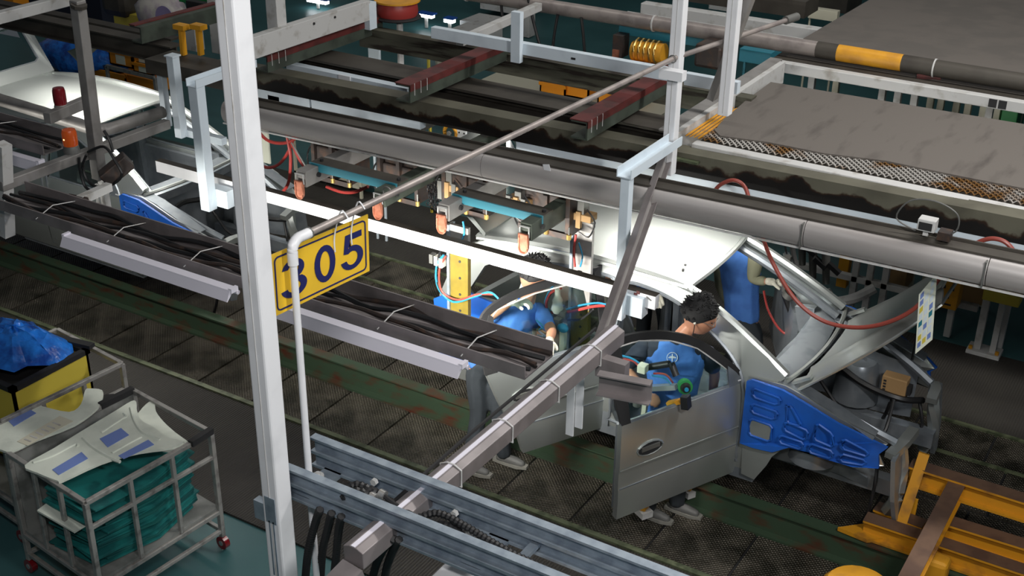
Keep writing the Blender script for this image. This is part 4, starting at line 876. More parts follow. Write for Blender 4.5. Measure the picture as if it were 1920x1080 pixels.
def beacon(label, base, r, h, m, lit=False):
    t = thing('beacon', label, 'beacon', base)
    MB().lathe(base, [(r*1.05, 0), (r*1.08, h*.12), (r*.98, h*.30), (r*.9, h*.32)], 16).build('base', m_grey if not lit else m_aged, t, True)
    MB().lathe(base, [(r*.95, h*.32), (r*1.0, h*.45), (r*.98, h*.85), (r*.85, h*.97), (r*.2, h)], 16).build('lens', m, t, True)
    if lit: MB().sphere(base+V((.0, -r*.9, h*.62)), r*.14).build('bulb', m_glow, t)
beacon('dark red beacon standing on the grey arm in front of the left car roof', W(116, 210, Y=6.05), .050, .20, m_redl)
beacon('lit amber beacon with chrome base on the grey tube arm at the left', W(135, 286, Y=5.72), .056, .185, m_amber, True)
# ------------------------------------------------------------ sign, its pipe and pole
E_ = V((-3.31, 3.63, 3.30)); P1 = V((-3.13, 7.09, 3.30)); P2 = W(1480, 36, Z=3.30)
t = thing('sign_pole', 'white pipe pole with elbow and long grey pipe reaching up to the white post', 'pole', (-3.31, 3.63, 0))
MB().tube([(-3.31, 3.63, 0.0), (-3.31, 3.63, 3.22)], .0165, 10).build('pole', m_white, t, True)
ar = [V((-3.31, 3.63, 3.30))+V((0, .05-.05*math.cos(a), -.05+.05*math.sin(a))) for a in [math.pi/2*k/6 for k in range(7)]]
MB().tube([(-3.31, 3.63, 3.19)]+ar+[(-3.305, 3.74, 3.30)], .024, 12).build('elbow', m_white, t, True)
MB().tube([(-3.305, 3.72, 3.30), P1, P2], .0172, 10).build('long_pipe', m_pipe, t, True)
MB().cyl(P2-(P2-P1).normalized()*.05, P2+(P2-P1).normalized()*.10, .03, n=10).build('end_socket', m_aged, t, True)
for k, q in enumerate((.04, .60, 3.40)):
    c = V((-3.305, 3.70+q, 3.30)) if k < 2 else P1+V((0, -.03, 0))
    MB().tube([c+V((.024*math.cos(a), 0, .024*math.sin(a))) for a in [2*math.pi*i/12 for i in range(12)]], .004, 5, True).build('wire_loop', m_aged, t, True)
MB().box(-3.19, -3.03, 7.0, 7.07, 3.18, 3.24).build('clamp', m_white, t)
SX = -3.355; c = [W(505, 480, X=SX), W(690, 402, X=SX), W(693, 508, X=SX), W(513, 595, X=SX)]
t = thing('number_sign', 'yellow sign with navy number 305 hanging from the pipe beside the nearest post', 'sign', (SX, 4.0, c[3].z))
ys0 = (c[0].y+c[3].y)/2; ys1 = (c[1].y+c[2].y)/2
MB().prism([c[0], c[1], c[2], c[3]], (-.006, 0, 0)).build('board', m_yel, t)
def sp(u, v, n=.002): return c[0].lerp(c[1], u).lerp(c[3].lerp(c[2], u), v)+V((n, 0, 0))
rr = []
for cu, cv_, a0 in ((.075, .14, 180), (.925, .14, 270), (.925, .86, 0), (.075, .86, 90)):
    for k in range(5):
        a = math.radians(a0+22.5*k); rr.append(sp(cu+.035*math.cos(a), cv_+.07*math.sin(a)))
MB().sweep(rr, [(-.0035, -.0015), (.0035, -.0015), (.0035, .0015), (-.0035, .0015)], up=(1, 0, 0), closed=True).build('border', m_navy, t)
def glyph(outs, u0, u1, v0=.20, v1=.82):
    loops = [[(u0+(u1-u0)*x, v0+(v1-v0)*(1-y)) for x, y in l] for l in outs]
    MB().holed(loops, lambda u, v: sp(u, v, .0015), (.0015, 0, 0)).build('digit', m_navy, t)
def ell(cx, cy_, rx, ry, a0, a1, n=14): return [(cx+rx*math.cos(math.radians(a0+(a1-a0)*i/(n-1))), cy_+ry*math.sin(math.radians(a0+(a1-a0)*i/(n-1)))) for i in range(n)]
three = ell(.46, .74, .46, .26, 170, -62, 16)+[(.80, .50)]+ell(.46, .28, .54, .28, 48, -172, 18)+[(.20, .26)]+ell(.46, .27, .27, .14, -165, 80, 12)+[(.36, .42), (.36, .57)]+ell(.46, .735, .22, .125, -70, 165, 10)+[(.20, .77)]
glyph([three], .10, .335)
glyph([ell(.5, .5, .5, .5, 0, 345, 24), ell(.5, .5, .24, .34, 0, 345, 20)], .415, .63)
five = [(.20, 1.0), (.95, 1.0), (.95, .83), (.40, .83), (.35, .60)]+ell(.48, .335, .52, .33, 110, -170, 20)+[(.22, .29)]+ell(.48, .325, .26, .19, -160, 130, 14)+[(.10, .50)]
glyph([five], .695, .93)
for u in (.62, .80):
    q = sp(u, .04); MB().tube(cat_rom([q+V((.004, .0, -.10)), q+V((.006, 0, -.02)), V((q.x+.05, q.y, 3.325)), V((q.x+.09, q.y, 3.30))], 4), .004, 5).build('hook_wire', m_white, t, True)
q = sp(.80, .04)
# ------------------------------------------------------------ galvanised struts and conduits
def strut(label, x0, x1, y, z):
    t = thing('steel_strut', label, 'strut', ((x0+x1)/2, y, z-.08))
    pr = [(-.022, .082), (-.022, -.082), (.022, -.082), (.022, -.070), (-.012, -.070), (-.012, -.008), (.022, -.008), (.022, .008), (-.012, .008), (-.012, .070), (.022, .070), (.022, .082)]
    MB().sweep([(x0, y, z), (x1, y, z)], pr).build('profile', m_galv, t)
    return t
fx0 = W(540, 905, Y=3.50).x
strut('nearer galvanised double channel strut bolted behind the nearest post', fx0-.12, -1.2, 3.52, 2.12)
st2 = strut('farther galvanised double channel strut with its cut end beside the sign pole', W(585, 840, Y=3.77).x, -1.2, 3.78, 2.12)
for px, py in ((700, 905), (850, 965)):
    q = W(px, py, Z=2.10); MB().cyl((q.x, 3.755, q.z), (q.x, 3.735, q.z), .018, n=6).build('bolt', m_whited, st2)
for x in (-3.28, -2.34):
    MB().box(x-.05, x+.05, 3.53, 3.77, 2.03, 2.05).build('cross_plate', m_galv, st2)
MB().lathe((-3.30, 3.68, 2.05), [(.03, 0), (.03, .02), (.012, .02), (.012, .035)], 10).build('anchor_nut', m_whited, st2)
def conduit(label, pts, r, m=m_blackm):
    t = thing('conduit', label, 'conduit', pts[-1])
    c = cat_rom(pts, 8); L = [0]
    for i in range(1, len(c)): L.append(L[-1]+(c[i]-c[i-1]).length)
    n = int(L[-1]/.0105); pp = []; j = 0
    for k in range(n):
        s = L[-1]*k/(n-1)
        while j < len(L)-2 and L[j+1] < s: j += 1
        pp.append(c[j].lerp(c[j+1], (s-L[j])/max(1e-6, L[j+1]-L[j])))
    MB().tube(pp, r, 8, scale=[1.0 if k % 2 else .76 for k in range(n)]).build('corrugated_hose', m, t, True, angle=25)
    return t
def wz(px, py, z): return W(px, py, Z=z)
cds = [([(600, 955, 2.06), (590, 985, 1.9), (577, 1040, 1.65), (570, 1120, 1.2)], 'ribbed black conduit dropping right beside the sign pole'),
       ([(622, 962, 2.06), (615, 990, 1.9), (604, 1040, 1.65), (600, 1120, 1.2)], 'ribbed black conduit with white flecks, second from the sign pole'),
       ([(640, 968, 2.06), (635, 995, 1.9), (630, 1045, 1.65), (622, 1120, 1.2)], 'ribbed black conduit third from the sign pole'),
       ([(738, 1010, 2.06), (722, 1025, 1.9), (705, 1060, 1.6), (690, 1120, 1.2)], 'ribbed black conduit dropping in the middle, left of its pair'),
       ([(748, 1012, 2.06), (738, 1030, 1.9), (725, 1065, 1.6), (715, 1120, 1.2)], 'ribbed black conduit dropping in the middle, right of its pair')]
for pts, lb in cds: conduit(lb, [wz(*p) for p in pts], .021)
for pts, lb, cl in (([(640, 925, 2.14), (665, 908, 2.17), (690, 915, 2.16), (712, 925, 2.13)], 'short ribbed conduit lying between the two struts, rear of two', (712, 925, 2.13)),
                    ([(640, 935, 2.13), (665, 920, 2.16), (685, 924, 2.15), (694, 930, 2.13)], 'short ribbed conduit lying between the two struts, front of two', (694, 930, 2.13)),
                    ([(775, 975, 2.14), (820, 962, 2.17), (870, 985, 2.15), (920, 1015, 2.13), (975, 1045, 2.10), (1050, 1080, 2.08)], 'long shiny ribbed conduit running between the struts to the lower edge', None),
                    ([(800, 985, 2.12), (840, 985, 2.13), (875, 1003, 2.10)], 'short ribbed conduit ending in a clamp between the struts', (875, 1003, 2.10))):
    t = conduit(lb, [wz(*p) for p in pts], .019, m_black)
    if cl:
        q = wz(*cl); MB().cyl(q, q+V((.03, 0, -.004)), .025, n=10).build('clamp_ring', m_chrome, t, True)
        MB().tube(cat_rom([q+V((.02, 0, 0)), q+V((.10, -.02, -.01)), q+V((.22, -.02, -.03))], 4), .011, 6).build('cable', m_blackm, t, True)
q = wz(995, 1040, 2.05); solo(MB().box(q.x-.02, q.x+.02, 3.58, 3.80, 2.07, 2.09), 'tie_plate', m_galv, 'short galvanised tie plate between the struts near the lower edge', 'plate')
q = wz(1030, 1075, 1.9); t = thing('white_box', 'white painted cover with rust spots under the struts at the lower edge', 'box', (q.x-.02, 3.45, 1.55)); MB().box(q.x-.42, q.x+.35, 3.50, 3.72, 1.6, 1.92).build('cover', m_white, t, bevel=.01); MB().box(q.x-.05, q.x+.1, 3.6, 3.66, 1.92, 1.94).build('rust_patch', m_yelox, t)
# ------------------------------------------------------------ parts carts at the lower left
def cart(label, o, ux, uy, L, Wd, h, zt, bars=3):
    t = thing('parts_cart', label, 'cart', (o.x, o.y, 0)); ux = V(ux).normalized(); uy = V(uy).normalized()
    P = lambda a, b, z: V((o.x, o.y, 0))+ux*(a*L)+uy*(b*Wd)+V((0, 0, z))
    tb = lambda p, q, w=.032, nm='rail', m=m_carts: MB().bar(p, q, w, w).build(nm, m, t, bevel=.004)
    MB().prism([P(0, 0, zt), P(1, 0, zt), P(1, 1, zt), P(0, 1, zt)], (0, 0, .02)).build('deck', m_deck, t)
    for a, b in (((0, 0), (1, 0)), ((1, 0), (1, 1)), ((1, 1), (0, 1)), ((0, 1), (0, 0))):
        tb(P(*a, zt-.02), P(*b, zt-.02)); tb(P(*a, h), P(*b, h)); tb(P(*a, zt-.18), P(*b, zt-.18), .028)
    for a, b in (((0, 0), (1, 0)), ((1, 0), (1, 1))): tb(P(*a, (h+zt)*.5+.12), P(*b, (h+zt)*.5+.12), .028) if (a, b) != ((0, 0), (1, 0)) else None
    for a in (0, 1):
        for b in (0, 1):
            tb(P(a, b, .10), P(a, b, h), .034, 'upright')
            ca = MB().cyl(P(a, b, .05)+V((.0, 0, 0))-uy*.02, P(a, b, .05)+uy*.02, .05, n=14).build('caster', m_redl, t, True); MB().cyl(P(a, b, .05)-uy*.024, P(a, b, .05)+uy*.024, .02, n=8).build('hub', m_chrome, ca)
    for k in range(1, bars):
        tb(P(1, k/bars, zt), P(1, k/bars, h), .028, 'bar'); tb(P(k/bars, 0, zt), P(k/bars, 0, h), .028, 'bar')
    return t, P
# corners measured: near-left, then along -x, then along +y
cA = V((-5.37, 3.89, 0)); 
ct1, P = cart('steel parts cart loaded with teal sheets and pale pads, lower left corner', V((-6.20, 4.00, 0)), (.83, -.10, 0), (.09, 1, 0), .835, .98, .95, .33)
MB().bar(P(1, .98, .95)+V((.0, -.16, .012)), P(1, 1, .95)+V((0, .01, .012)), .042, .042).build('grip', m_blackm, ct1); MB().bar(P(0, .72, .96), P(0, 1.0, .96), .042, .042).build('grip', m_blackm, ct1)
MB().bar(P(1, .94, .95), P(1, 1, .33), .03, .03).build('stay', m_blackm, ct1) if 0 else None
MB().prism([P(0.0, .02, .35), P(0.0, .98, .35), P(0.0, .98, .93), P(0.0, .02, .93)], (.012, 0, 0)).build('end_sheet', m_deck, ct1)
# teal sheets: one object each
ux = V((.83, -.10, 0)).normalized(); uy = V((.09, 1, 0)).normalized()
order = ['first', 'second', 'third', 'fourth', 'fifth', 'sixth', 'seventh', 'eighth', 'ninth', 'tenth', 'eleventh', 'twelfth']
for k in range(26):
    z = .36+k*.0185; j = random.uniform; w0 = .20+.03*j(-1, 1)
    if k < 25:
        pts = [P(.40+j(-.07, .05), .06+j(-.06, .03), z+j(-.004, .004)), P(.90+j(-.05, .05), .10+j(-.07, .05), z+.01), P(.97+j(-.03, .01), .50+j(-.02, .02), z+.006), P(.86, .90+j(-.04, .04), z+.004), P(.45, .93+j(-.03, .03), z), P(.30+j(-.05, .05), .60+j(-.05, .05), z)]
        lb = ('teal foam sheet, %s from the bottom of the stack on the front cart' % order[k]) if k < 12 else ('teal foam sheet, %s from the top of the stack on the front cart' % (['topmost']+order[1:])[24-k] if k > 12 else 'teal foam sheet at mid height of the stack on the front cart')
        solo(MB().prism(pts, (0, 0, .012)), 'teal_sheet', m_tpad if k % 5 in (0, 3, 4) else m_tpad2, lb, 'sheet', 'stacked teal sheets')
        if k % 3 == 0:
            q = [P(.50+j(-.02, .02), -.0+j(0, .05), z+.004), P(.74, .02+j(-.0, .04), z+.006), P(.74, .14, z+.006), P(.52, .12, z+.006)]
def pad(label, fn, lab, group=None):
    """moulded pad: outline in local (a along, b across), labels"""
    t = thing('moulded_pad', label, 'pad', fn(.5, .5, 0), group)
    o = [(0, .12), (.12, 0), (.50, -.06), (.80, -.12), (1.0, -.10), (1.03, .08), (.86, .30), (.84, .55), (.98, .86), (.97, .98), (.80, 1.03), (.5, .96), (.2, .92), (.02, .80), (-.03, .45)]
    oo = cat_rom([(x, y, 0) for x, y in o], 3, True)
    MB().prism([fn(p.x, p.y, 0) for p in oo], fn(0, 0, .012)-fn(0, 0, 0)).build('felt', m_padw, t)
    for (a0, b0, a1, b1) in lab: MB().prism([fn(a0, b0, .013), fn(a1, b0, .013), fn(a1, b1, .013), fn(a0, b1, .013)], fn(0, 0, .002)-fn(0, 0, 0)).build('blue_label', m_label, t)
    for (a0, b0, a1, b1) in ((.05, .62, .95, .66), (.50, .0, .48, .9), (.10, .25, .42, .27), (.60, .18, .9, .05)):
        MB().tube([fn(a0+(a1-a0)*k/4, b0+(b1-b0)*k/4, .012) for k in range(5)], .009, 6).build('moulded_rib', m_padw, t, True)
    return t
def plane(o, ea, eb): 
    o, ea, eb = V(o), V(ea), V(eb); n = ea.cross(eb).normalized()
    if n.z < 0: n = -n
    return lambda a, b, h: o+ea*a+eb*b+n*h
def flatpad(label, z, outline, labs, m=m_padw, form=None, ribs=()):
    o = [W(x, y, Z=z) for x, y in outline]; c = sum(o, V((0, 0, 0)))/len(o)
    t = thing('moulded_pad', label, 'pad', c); oo = cat_rom(o, 3, True)
    MB().prism(oo, (0, 0, .016)).build('felt', m, t)
    for q in labs: MB().prism([W(x, y, Z=z+.0165) for x, y in q], (0, 0, .003)).build('blue_label', m_label, t)
    for q in ribs: MB().tube(cat_rom([W(x, y, Z=z+.014) for x, y in q], 4), .012, 6).build('moulded_rib', m, t, True)
    if form: 
        f = [W(x, y, Z=z+.0165) for x, y in form]; MB().prism(f, (0, 0, .002)).build('paper_form', m_cream, t)
        for k in range(6): u = .12+.13*k; MB().bar(f[0].lerp(f[1], u).lerp(f[3].lerp(f[2], u), .2)+V((0, 0, .003)), f[0].lerp(f[1], u).lerp(f[3].lerp(f[2], u), .8)+V((0, 0, .003)), .012, .002).build('printed_line', m_whited, t)
    return t
flatpad('pale moulded pad under the labelled one, its pointed corner showing at the right', .935, [(250, 800), (262, 775), (280, 757), (290, 758), (293, 775), (308, 795), (330, 815), (356, 836), (335, 848), (290, 842)], [])
flatpad('pale moulded pad with three blue labels on top of the front cart', .962, [(47, 876), (100, 845), (160, 808), (215, 775), (246, 756), (256, 757), (257, 772), (266, 792), (290, 805), (318, 826), (346, 830), (325, 843), (260, 852), (190, 872), (118, 905), (108, 905), (70, 890)],
        [((98, 881), (153, 848), (165, 860), (110, 891)), ((187, 823), (227, 803), (242, 816), (202, 839)), ((222, 855), (278, 825), (289, 834), (232, 861))],
        ribs=(((62, 868), (100, 855), (140, 834), (146, 838)), ((155, 822), (175, 840), (205, 858), (225, 866)), ((190, 812), (225, 788), (236, 782), (232, 776)), ((245, 765), (252, 790), (268, 812), (300, 825)), ((210, 850), (245, 830), (265, 820))))
flatpad('grey white felt sheet with a blue label and a paper form on the rear cart', .955, [(-30, 812), (0, 795), (58, 761), (82, 766), (130, 776), (152, 762), (160, 736), (168, 732), (192, 735), (192, 752), (182, 770), (140, 800), (70, 828), (22, 850), (0, 846), (-30, 840)],
        [((16, 790), (58, 769), (68, 775), (26, 800))], form=((32, 828), (112, 780), (138, 790), (52, 836)))
for k in range(6):
    A3 = W(70, 960, Z=.70-.05*k); B3 = W(260, 850, Z=.74-.05*k); C3 = W(140, 1000, Z=.66-.05*k)
    solo(MB().prism([A3, A3.lerp(B3, .5)+V((-.05, .02, .02)), B3, B3+(C3-A3), C3], (0, 0, .014)), 'felt_pad', m_padw, 'pale felt pad behind the teal sheets on the front cart, %s from the top' % order[k], 'pad', 'stacked felt pads')
# rear cart with yellow bin and blue film
ct2, P = cart('second steel cart behind, holding a yellow bin and a felt sheet', V((-7.30, 4.28, 0)), (.83, -.10, 0), (.09, 1, 0), .80, .98, .98, .33)
o = W(70, 700, Z=.95); t = thing('yellow_bin', 'yellow crate with black rim at the left edge under crinkled blue film', 'bin', (o.x, o.y, .3))
bx0, bx1, by0, by1 = o.x-.62, o.x+.12, o.y-.30, o.y+.36
for nm, q in (('side', (bx0, bx1, by0, by0+.02)), ('side', (bx0, bx1, by1-.02, by1)), ('side', (bx0, bx0+.02, by0, by1)), ('side', (bx1-.02, bx1, by0, by1))):
    MB().box(q[0], q[1], q[2], q[3], .36, .98).build(nm, m_ybin, t); MB().box(q[0]-.012, q[1]+.012, q[2]-.012, q[3]+.012, .98, 1.02).build('rim', m_blackm, t)
MB().box(bx0, bx1, by0, by1, .36, .38).build('bottom', m_blackm, t); MB().box(bx0+.05, bx1-.05, by0+.05, by1-.05, .80, .88).build('black_contents', m_blackm, t)
MB().bar((bx0, by1-.1, 1.03), (bx1+.02, by1+.03, 1.03), .06, .03).build('rod', m_blackm, t)
c_ = W(45, 640, Z=1.10); g = []
for i in range(16):
    row = []
    for j in range(22):
        u = i/15; a = 2*math.pi*j/21; rr_ = u*(1+.12*math.sin(3*a)+.06*math.sin(7*a+2))
        row.append((c_.x-.10+.42*rr_*math.cos(a), c_.y+.30*rr_*math.sin(a), 1.19-.17*u**2.2+.014*math.sin(9*a+5*u)+.012*random.uniform(-1, 1)))
    g.append(row)
solo(MB().grid(g, .004), 'blue_film', m_bag, 'crinkled blue plastic film heaped over the yellow crate at the left edge', 'film', smooth=True)
o = W(200, 745, Z=.90); solo(MB().lathe((o.x, o.y, .62), [(.02, 0), (.15, .005), (.16, .16), (.13, .23), (.02, .25)], 18), 'dark_tub', m_blackm, 'dark grey rounded tub between the two carts', 'tub', smooth=True)
# ------------------------------------------------------------ yellow transfer carriage, lower right
t = thing('yellow_carriage', 'worn yellow steel carriage frame on the rail at the lower right', 'carriage', (-1.0, 7.4, 0))
def rail_y(p0, p1, z, prof=None, nm='girder', m=m_yelrust):
    a = W(*p0, Z=z); b = W(*p1, Z=z); MB().sweep([a, b], prof or ibeam(.11, .15, .016)).build(nm, m, t); MB().bar(a+V((0, 0, .078)), b+V((0, 0, .078)), .11, .006).build('worn_top', m_ytop, t); return a, b
rail_y((1705, 885), (1990, 975), .62)
rail_y((1620, 985), (1990, 1110), .30)
a, b = rail_y((1790, 925), (1690, 1120), .60, ibeam(.10, .14, .016))
a = W(1733, 850, Z=.80); b = W(1672, 1035, Z=.12)
MB().bar(a, b, .04, .07, (1, .3, .3)).build('end_plate', m_yelrust, t)
rail_y((1640, 965), (1730, 1000), .26, nm='lower_girder'); rail_y((1750, 985), (1990, 1060), .40, nm='inner_girder')
for px, py in ((1715, 935), (1775, 945)): q = W(px, py, Z=.45); MB().bar(q, q+V((0, 0, -.30)), .05, .02).build('stiffener', m_yelox, t)
q = W(1578, 1000, Z=.22); MB().prism([W(1570, 995, Z=.23), W(1640, 985, Z=.23), W(1700, 1010, Z=.23), W(1625, 1018, Z=.23)], (0, 0, .03)).build('nose_plate', m_yelrust, t)
q = W(1730, 1060, Z=.35); MB().box(q.x-.05, q.x+.16, q.y-.08, q.y+.06, .18, .46).build('corner_block', m_yelox, t, bevel=.03)
q = W(1610, 1100, Z=.30); solo(MB().lathe((q.x, q.y, 0), [(.24, 0), (.24, .26), (.20, .31), (.06, .33), (.0001, .33)], 24), 'yellow_drum', m_yelox, 'rounded yellow cover at the lower edge beside the carriage', 'cover', smooth=True)
# ------------------------------------------------------------ walkway decks, upper right
ZM = 2.62
t = thing('walkway', 'nearer raised walkway with scuffed grey mat and white front tube, right side', 'walkway', (-1.5, 8.2, 2.5))
xe = W(1302, 265, Z=ZM).x; ye = 7.50
MB().sweep([(xe, ye, ZM-.045), (.8, ye, ZM-.045)], [(.045, .045), (-.045, .045), (-.045, -.045), (.045, -.045)]).build('front_tube', m_whited, t, bevel=.006)
MB().box(xe-.002, xe+.0, ye-.036, ye+.036, ZM-.08, ZM-.01).build('open_end', m_blackm, t)
MB().sweep([(xe-.20, 7.45, ZM-.03), (xe-.20, 9.55, ZM-.03)], [(.055, .09), (-.045, .09), (-.045, .078), (.043, .078), (.043, -.078), (-.045, -.078), (-.045, -.09), (.055, -.09)]).build('side_channel', m_grey, t)
MB().box(xe-.145, xe-.10, 7.44, 9.5, ZM-.12, ZM+.055).build('side_face', m_whited, t)
mt = [W(*p, Z=ZM+.012) for p in ((1445, 157), (1400, 190), (1352, 232), (1340, 248), (1350, 258), (1440, 270), (1545, 291), (1660, 305), (1800, 334), (1960, 362))]
mt[-1].x = .8
MB().prism([p for p in mt]+[V((.8, 9.12, ZM+.012))], (0, 0, .014)).build('mat', m_gmat, t)
MB().box(xe+.02, .8, 7.60, 9.10, ZM-.01, ZM).build('deck_plate', m_dkbeam, t)
MB().box(xe+.02, .8, 7.545, 7.60, ZM-.03, ZM-.01).build('deck_lip', m_dkbeam, t)
ex = MB()                                                               # expanded metal strands
def strand(x0, y0, n, dx, dy, z):
    ex.sweep([(x0+dx*i, y0+(dy if i % 2 else 0), z+(.012 if i % 2 else 0)) for i in range(n)], [(.006, .0022), (-.006, .0022), (-.006, -.0022), (.006, -.0022)])
for k in range(11): strand(xe+.01+(.023 if k % 2 else 0), 7.555+.026*k, 170, .023, .022, ZM+.004)
exo = ex.build('expanded_metal', m_expm, t, kind='stuff')
ex = MB()
for k in range(4): strand(xe-.09+.035*k, 7.7+.02*k, 0, 0, 0, 0) if 0 else ex.sweep([(xe-.085+.03*k+(.018 if i % 2 else 0), 7.55+.022*i, ZM+.01+(.012 if i % 2 else 0)) for i in range(34)], [(.006, .0022), (-.006, .0022), (-.006, -.0022), (.006, -.0022)])
ex.build('rusty_mesh_edge', m_yelrust, t, kind='stuff')
for px in (1495, 1545): q = W(px, 330, Y=7.47); MB().sweep([(q.x-.07, 7.455, 2.47), (q.x-.065, 7.455, 2.44), (q.x+.065, 7.455, 2.44), (q.x+.07, 7.455, 2.47)], [(.006, .012), (-.006, .012), (-.006, -.012), (.006, -.012)]).build('hook_bracket', m_whited, t)
q = W(1268, 303, Y=7.30); solo(MB().box(q.x-.10, q.x+.16, 7.28, 7.40, 2.545, 2.56), 'green_plate', m_strip, 'pale green flat plate lying under the walkway corner', 'plate')
Z2 = 2.60
t = thing('walkway', 'farther raised walkway with plain grey mat at the upper right corner', 'walkway', (-1, 11, 2.5))
x2 = W(1440, 112, Z=Z2).x
MB().box(x2, .9, 9.72, 9.80, Z2-.085, Z2).build('front_tube', m_whited, t, bevel=.006)
MB().box(x2-.002, x2, 9.73, 9.79, Z2-.075, Z2-.012).build('open_end', m_blackm, t)
MB().box(x2+.02, .9, 9.80, 10.2, Z2-.02, Z2+.005).build('deck_plate', m_dkbeam, t)
p = [W(*q_, Z=Z2+.02) for q_ in ((1503, 78), (1635, 0))]; d = (p[1]-p[0]).normalized()
MB().prism([p[0]-d*.12, p[0]+d*5, V((2, p[0].y+4.5, Z2+.02)), V((2, p[0].y-.10, Z2+.02))], (0, 0, .02)).build('mat', m_gmat2, t)
MB().box(x2+.1, .9, 9.9, 10.35, Z2+.005, Z2+.012).build('dark_step', m_gmat2, t)
for px in (1862, 1881): q = W(px, 190, Y=9.72); MB().box(q.x-.03, q.x+.03, 9.716, 9.722, Z2-.075, Z2-.01).build('square_hole', m_blackm, t)
q = W(1740, 150, Z=Z2); MB().bar(q+V((-.09, 0, .02)), q+V((.09, .03, .035)), .05, .04).build('rust_angle', m_red, t)
PY = W(1630, 108, Z=2.70).y
t = thing('big_pipe', 'large grey pipe along the line at the top, ochre painted stretch on the walkway', 'pipe', (-3, PY, 2.64))
xa = W(780, 0, Y=PY).x-3; xb = W(1532, 96, Y=PY).x; xc_ = W(1572, 96, Y=PY).x; xd = W(1692, 118, Y=PY).x
MB().cyl((xa, PY, 2.70), (xb, PY, 2.70), .066, n=14).build('pipe', m_pipe, t, True)
MB().cyl((xb, PY, 2.70), (xc_, PY, 2.70), .068, n=14).build('worn_stretch', m_dkbeam, t, True)
MB().cyl((xc_, PY, 2.70), (xd, PY, 2.70), .069, n=14).build('ochre_stretch', m_yelox, t, True)
MB().cyl((xd, PY, 2.70), (.9, PY, 2.70), .068, n=14).build('worn_stretch', m_dkbeam, t, True)
for x in (xa+3.6, -4.6, xd+.25): MB().cyl((x, PY, 2.70), (x+.012, PY, 2.70), .075, n=14).build('pipe_band', m_whited, t, True)
for k, (y, z, lb) in enumerate(((10.75, 2.48, 'pale box rail behind the big grey pipe, lower of two'), (11.15, 2.50, 'pale box rail behind the big grey pipe, upper of two'))):
    solo(MB().box(-5.3, -3.3, y-.06, y+.06, z-.07, z+.05), 'box_rail', m_whited, lb, 'beam', bevel=.008)
solo(MB().box(-8, -3.8, 11.6, 12.0, 2.5, 2.66), 'dark_rail', m_dkbeam, 'dark beam at the top edge behind the pale box rails', 'beam')
# white framework at the top
def wbar(name, label, a, b, w, h, m=m_whited, extra=None):
    t = thing(name, label, 'beam', (min(a.x, b.x), min(a.y, b.y), min(a.z, b.z)-h/2)); MB().bar(a, b, w, h).build('bar', m, t, bevel=.004); return t
a = W(462, 92, Z=2.86); b = W(688, 18, Z=2.86); t = wbar('white_frame_beam', 'deep dirty white beam slanting back beside the nearest post at the top', a, b, .08, .17)
MB().bar(b+V((0, .03, .06)), b+V((0, .03, -.17)), .10, .08, (1, 0, 0)).build('end_block', m_whiteb, t)
for px, py in ((588, 44), (627, 32)): q = W(px, py, X=a.x+.045); MB().cyl(q, q+V((.01, 0, 0)), .011, n=6).build('bolt', m_blackm, t)
q = W(522, 80, Z=2.80); MB().box(q.x-.055, q.x+.055, q.y-.055, q.y+.055, 2.76, 4.3).build('upright', m_whited, t, bevel=.004)
WY = 7.98; a = W(812, 58, Y=WY); b = W(1262, 142, Y=WY); zz = (a.z+b.z)/2
t = thing('white_cross_beam', 'long pale blue white beam below the big pipe with one hanger', 'beam', (a.x, WY, zz-.05)); MB().box(a.x, b.x, WY-.03, WY+.03, zz-.045, zz+.045).build('beam', m_whiteb, t, bevel=.003)
q = W(971, 90, Y=WY-.04); MB().box(q.x-.04, q.x+.04, WY-.08, WY-.03, zz-.10, W(971, 18, Y=WY).z).build('hanger_leg', m_whiteb, t)
q = W(1075, 110, Y=WY-.03); MB().box(q.x-.018, q.x+.018, WY-.034, WY-.03, q.z-.008, q.z+.008).build('printed_tag', m_blackm, t)
b2 = W(1385, 165, Y=WY); MB().box(b.x+.1, b2.x, WY-.03, WY+.03, zz-.05, zz+.035).build('beam', m_whiteb, t)
a = W(862, 78, Z=2.75); b = W(1010, 12, Z=2.75); wbar('white_side_rail', 'short white rail slanting back toward the pale boxes at the top', a, b, .07, .07)
q = W(520, 0, Z=2.7)
# upper left pale lamp housings
for (p0, p1, y, lb) in (((-40, 22), (330, 72), 9.6, 'double pale lamp housing crossing the upper left behind the grey upright'),):
    a = W(*p0, Y=y); b = W(*p1, Y=y); z = (a.z+b.z)/2; t = thing('lamp_housing', lb, 'lamp', (a.x, y, z-.1))
    MB().box(a.x, b.x-.15, y-.05, y+.03, z-.01, z+.075).build('upper_housing', m_whited, t); MB().box(a.x, b.x-.35, y-.16, y-.06, z-.10, z-.015).build('lower_housing', m_whited, t)
    MB().box(a.x, b.x, y-.08, y+.06, z+.075, z+.10).build('dark_top', m_dkbeam, t)
t = thing('grey_rail', 'grey box rail slanting across the top left corner', 'rail', W(0, 35, Z=2.9)); MB().bar(W(-30, 40, Z=2.9), W(145, -5, Z=2.9), .09, .09).build('bar', m_whited, t, bevel=.006)
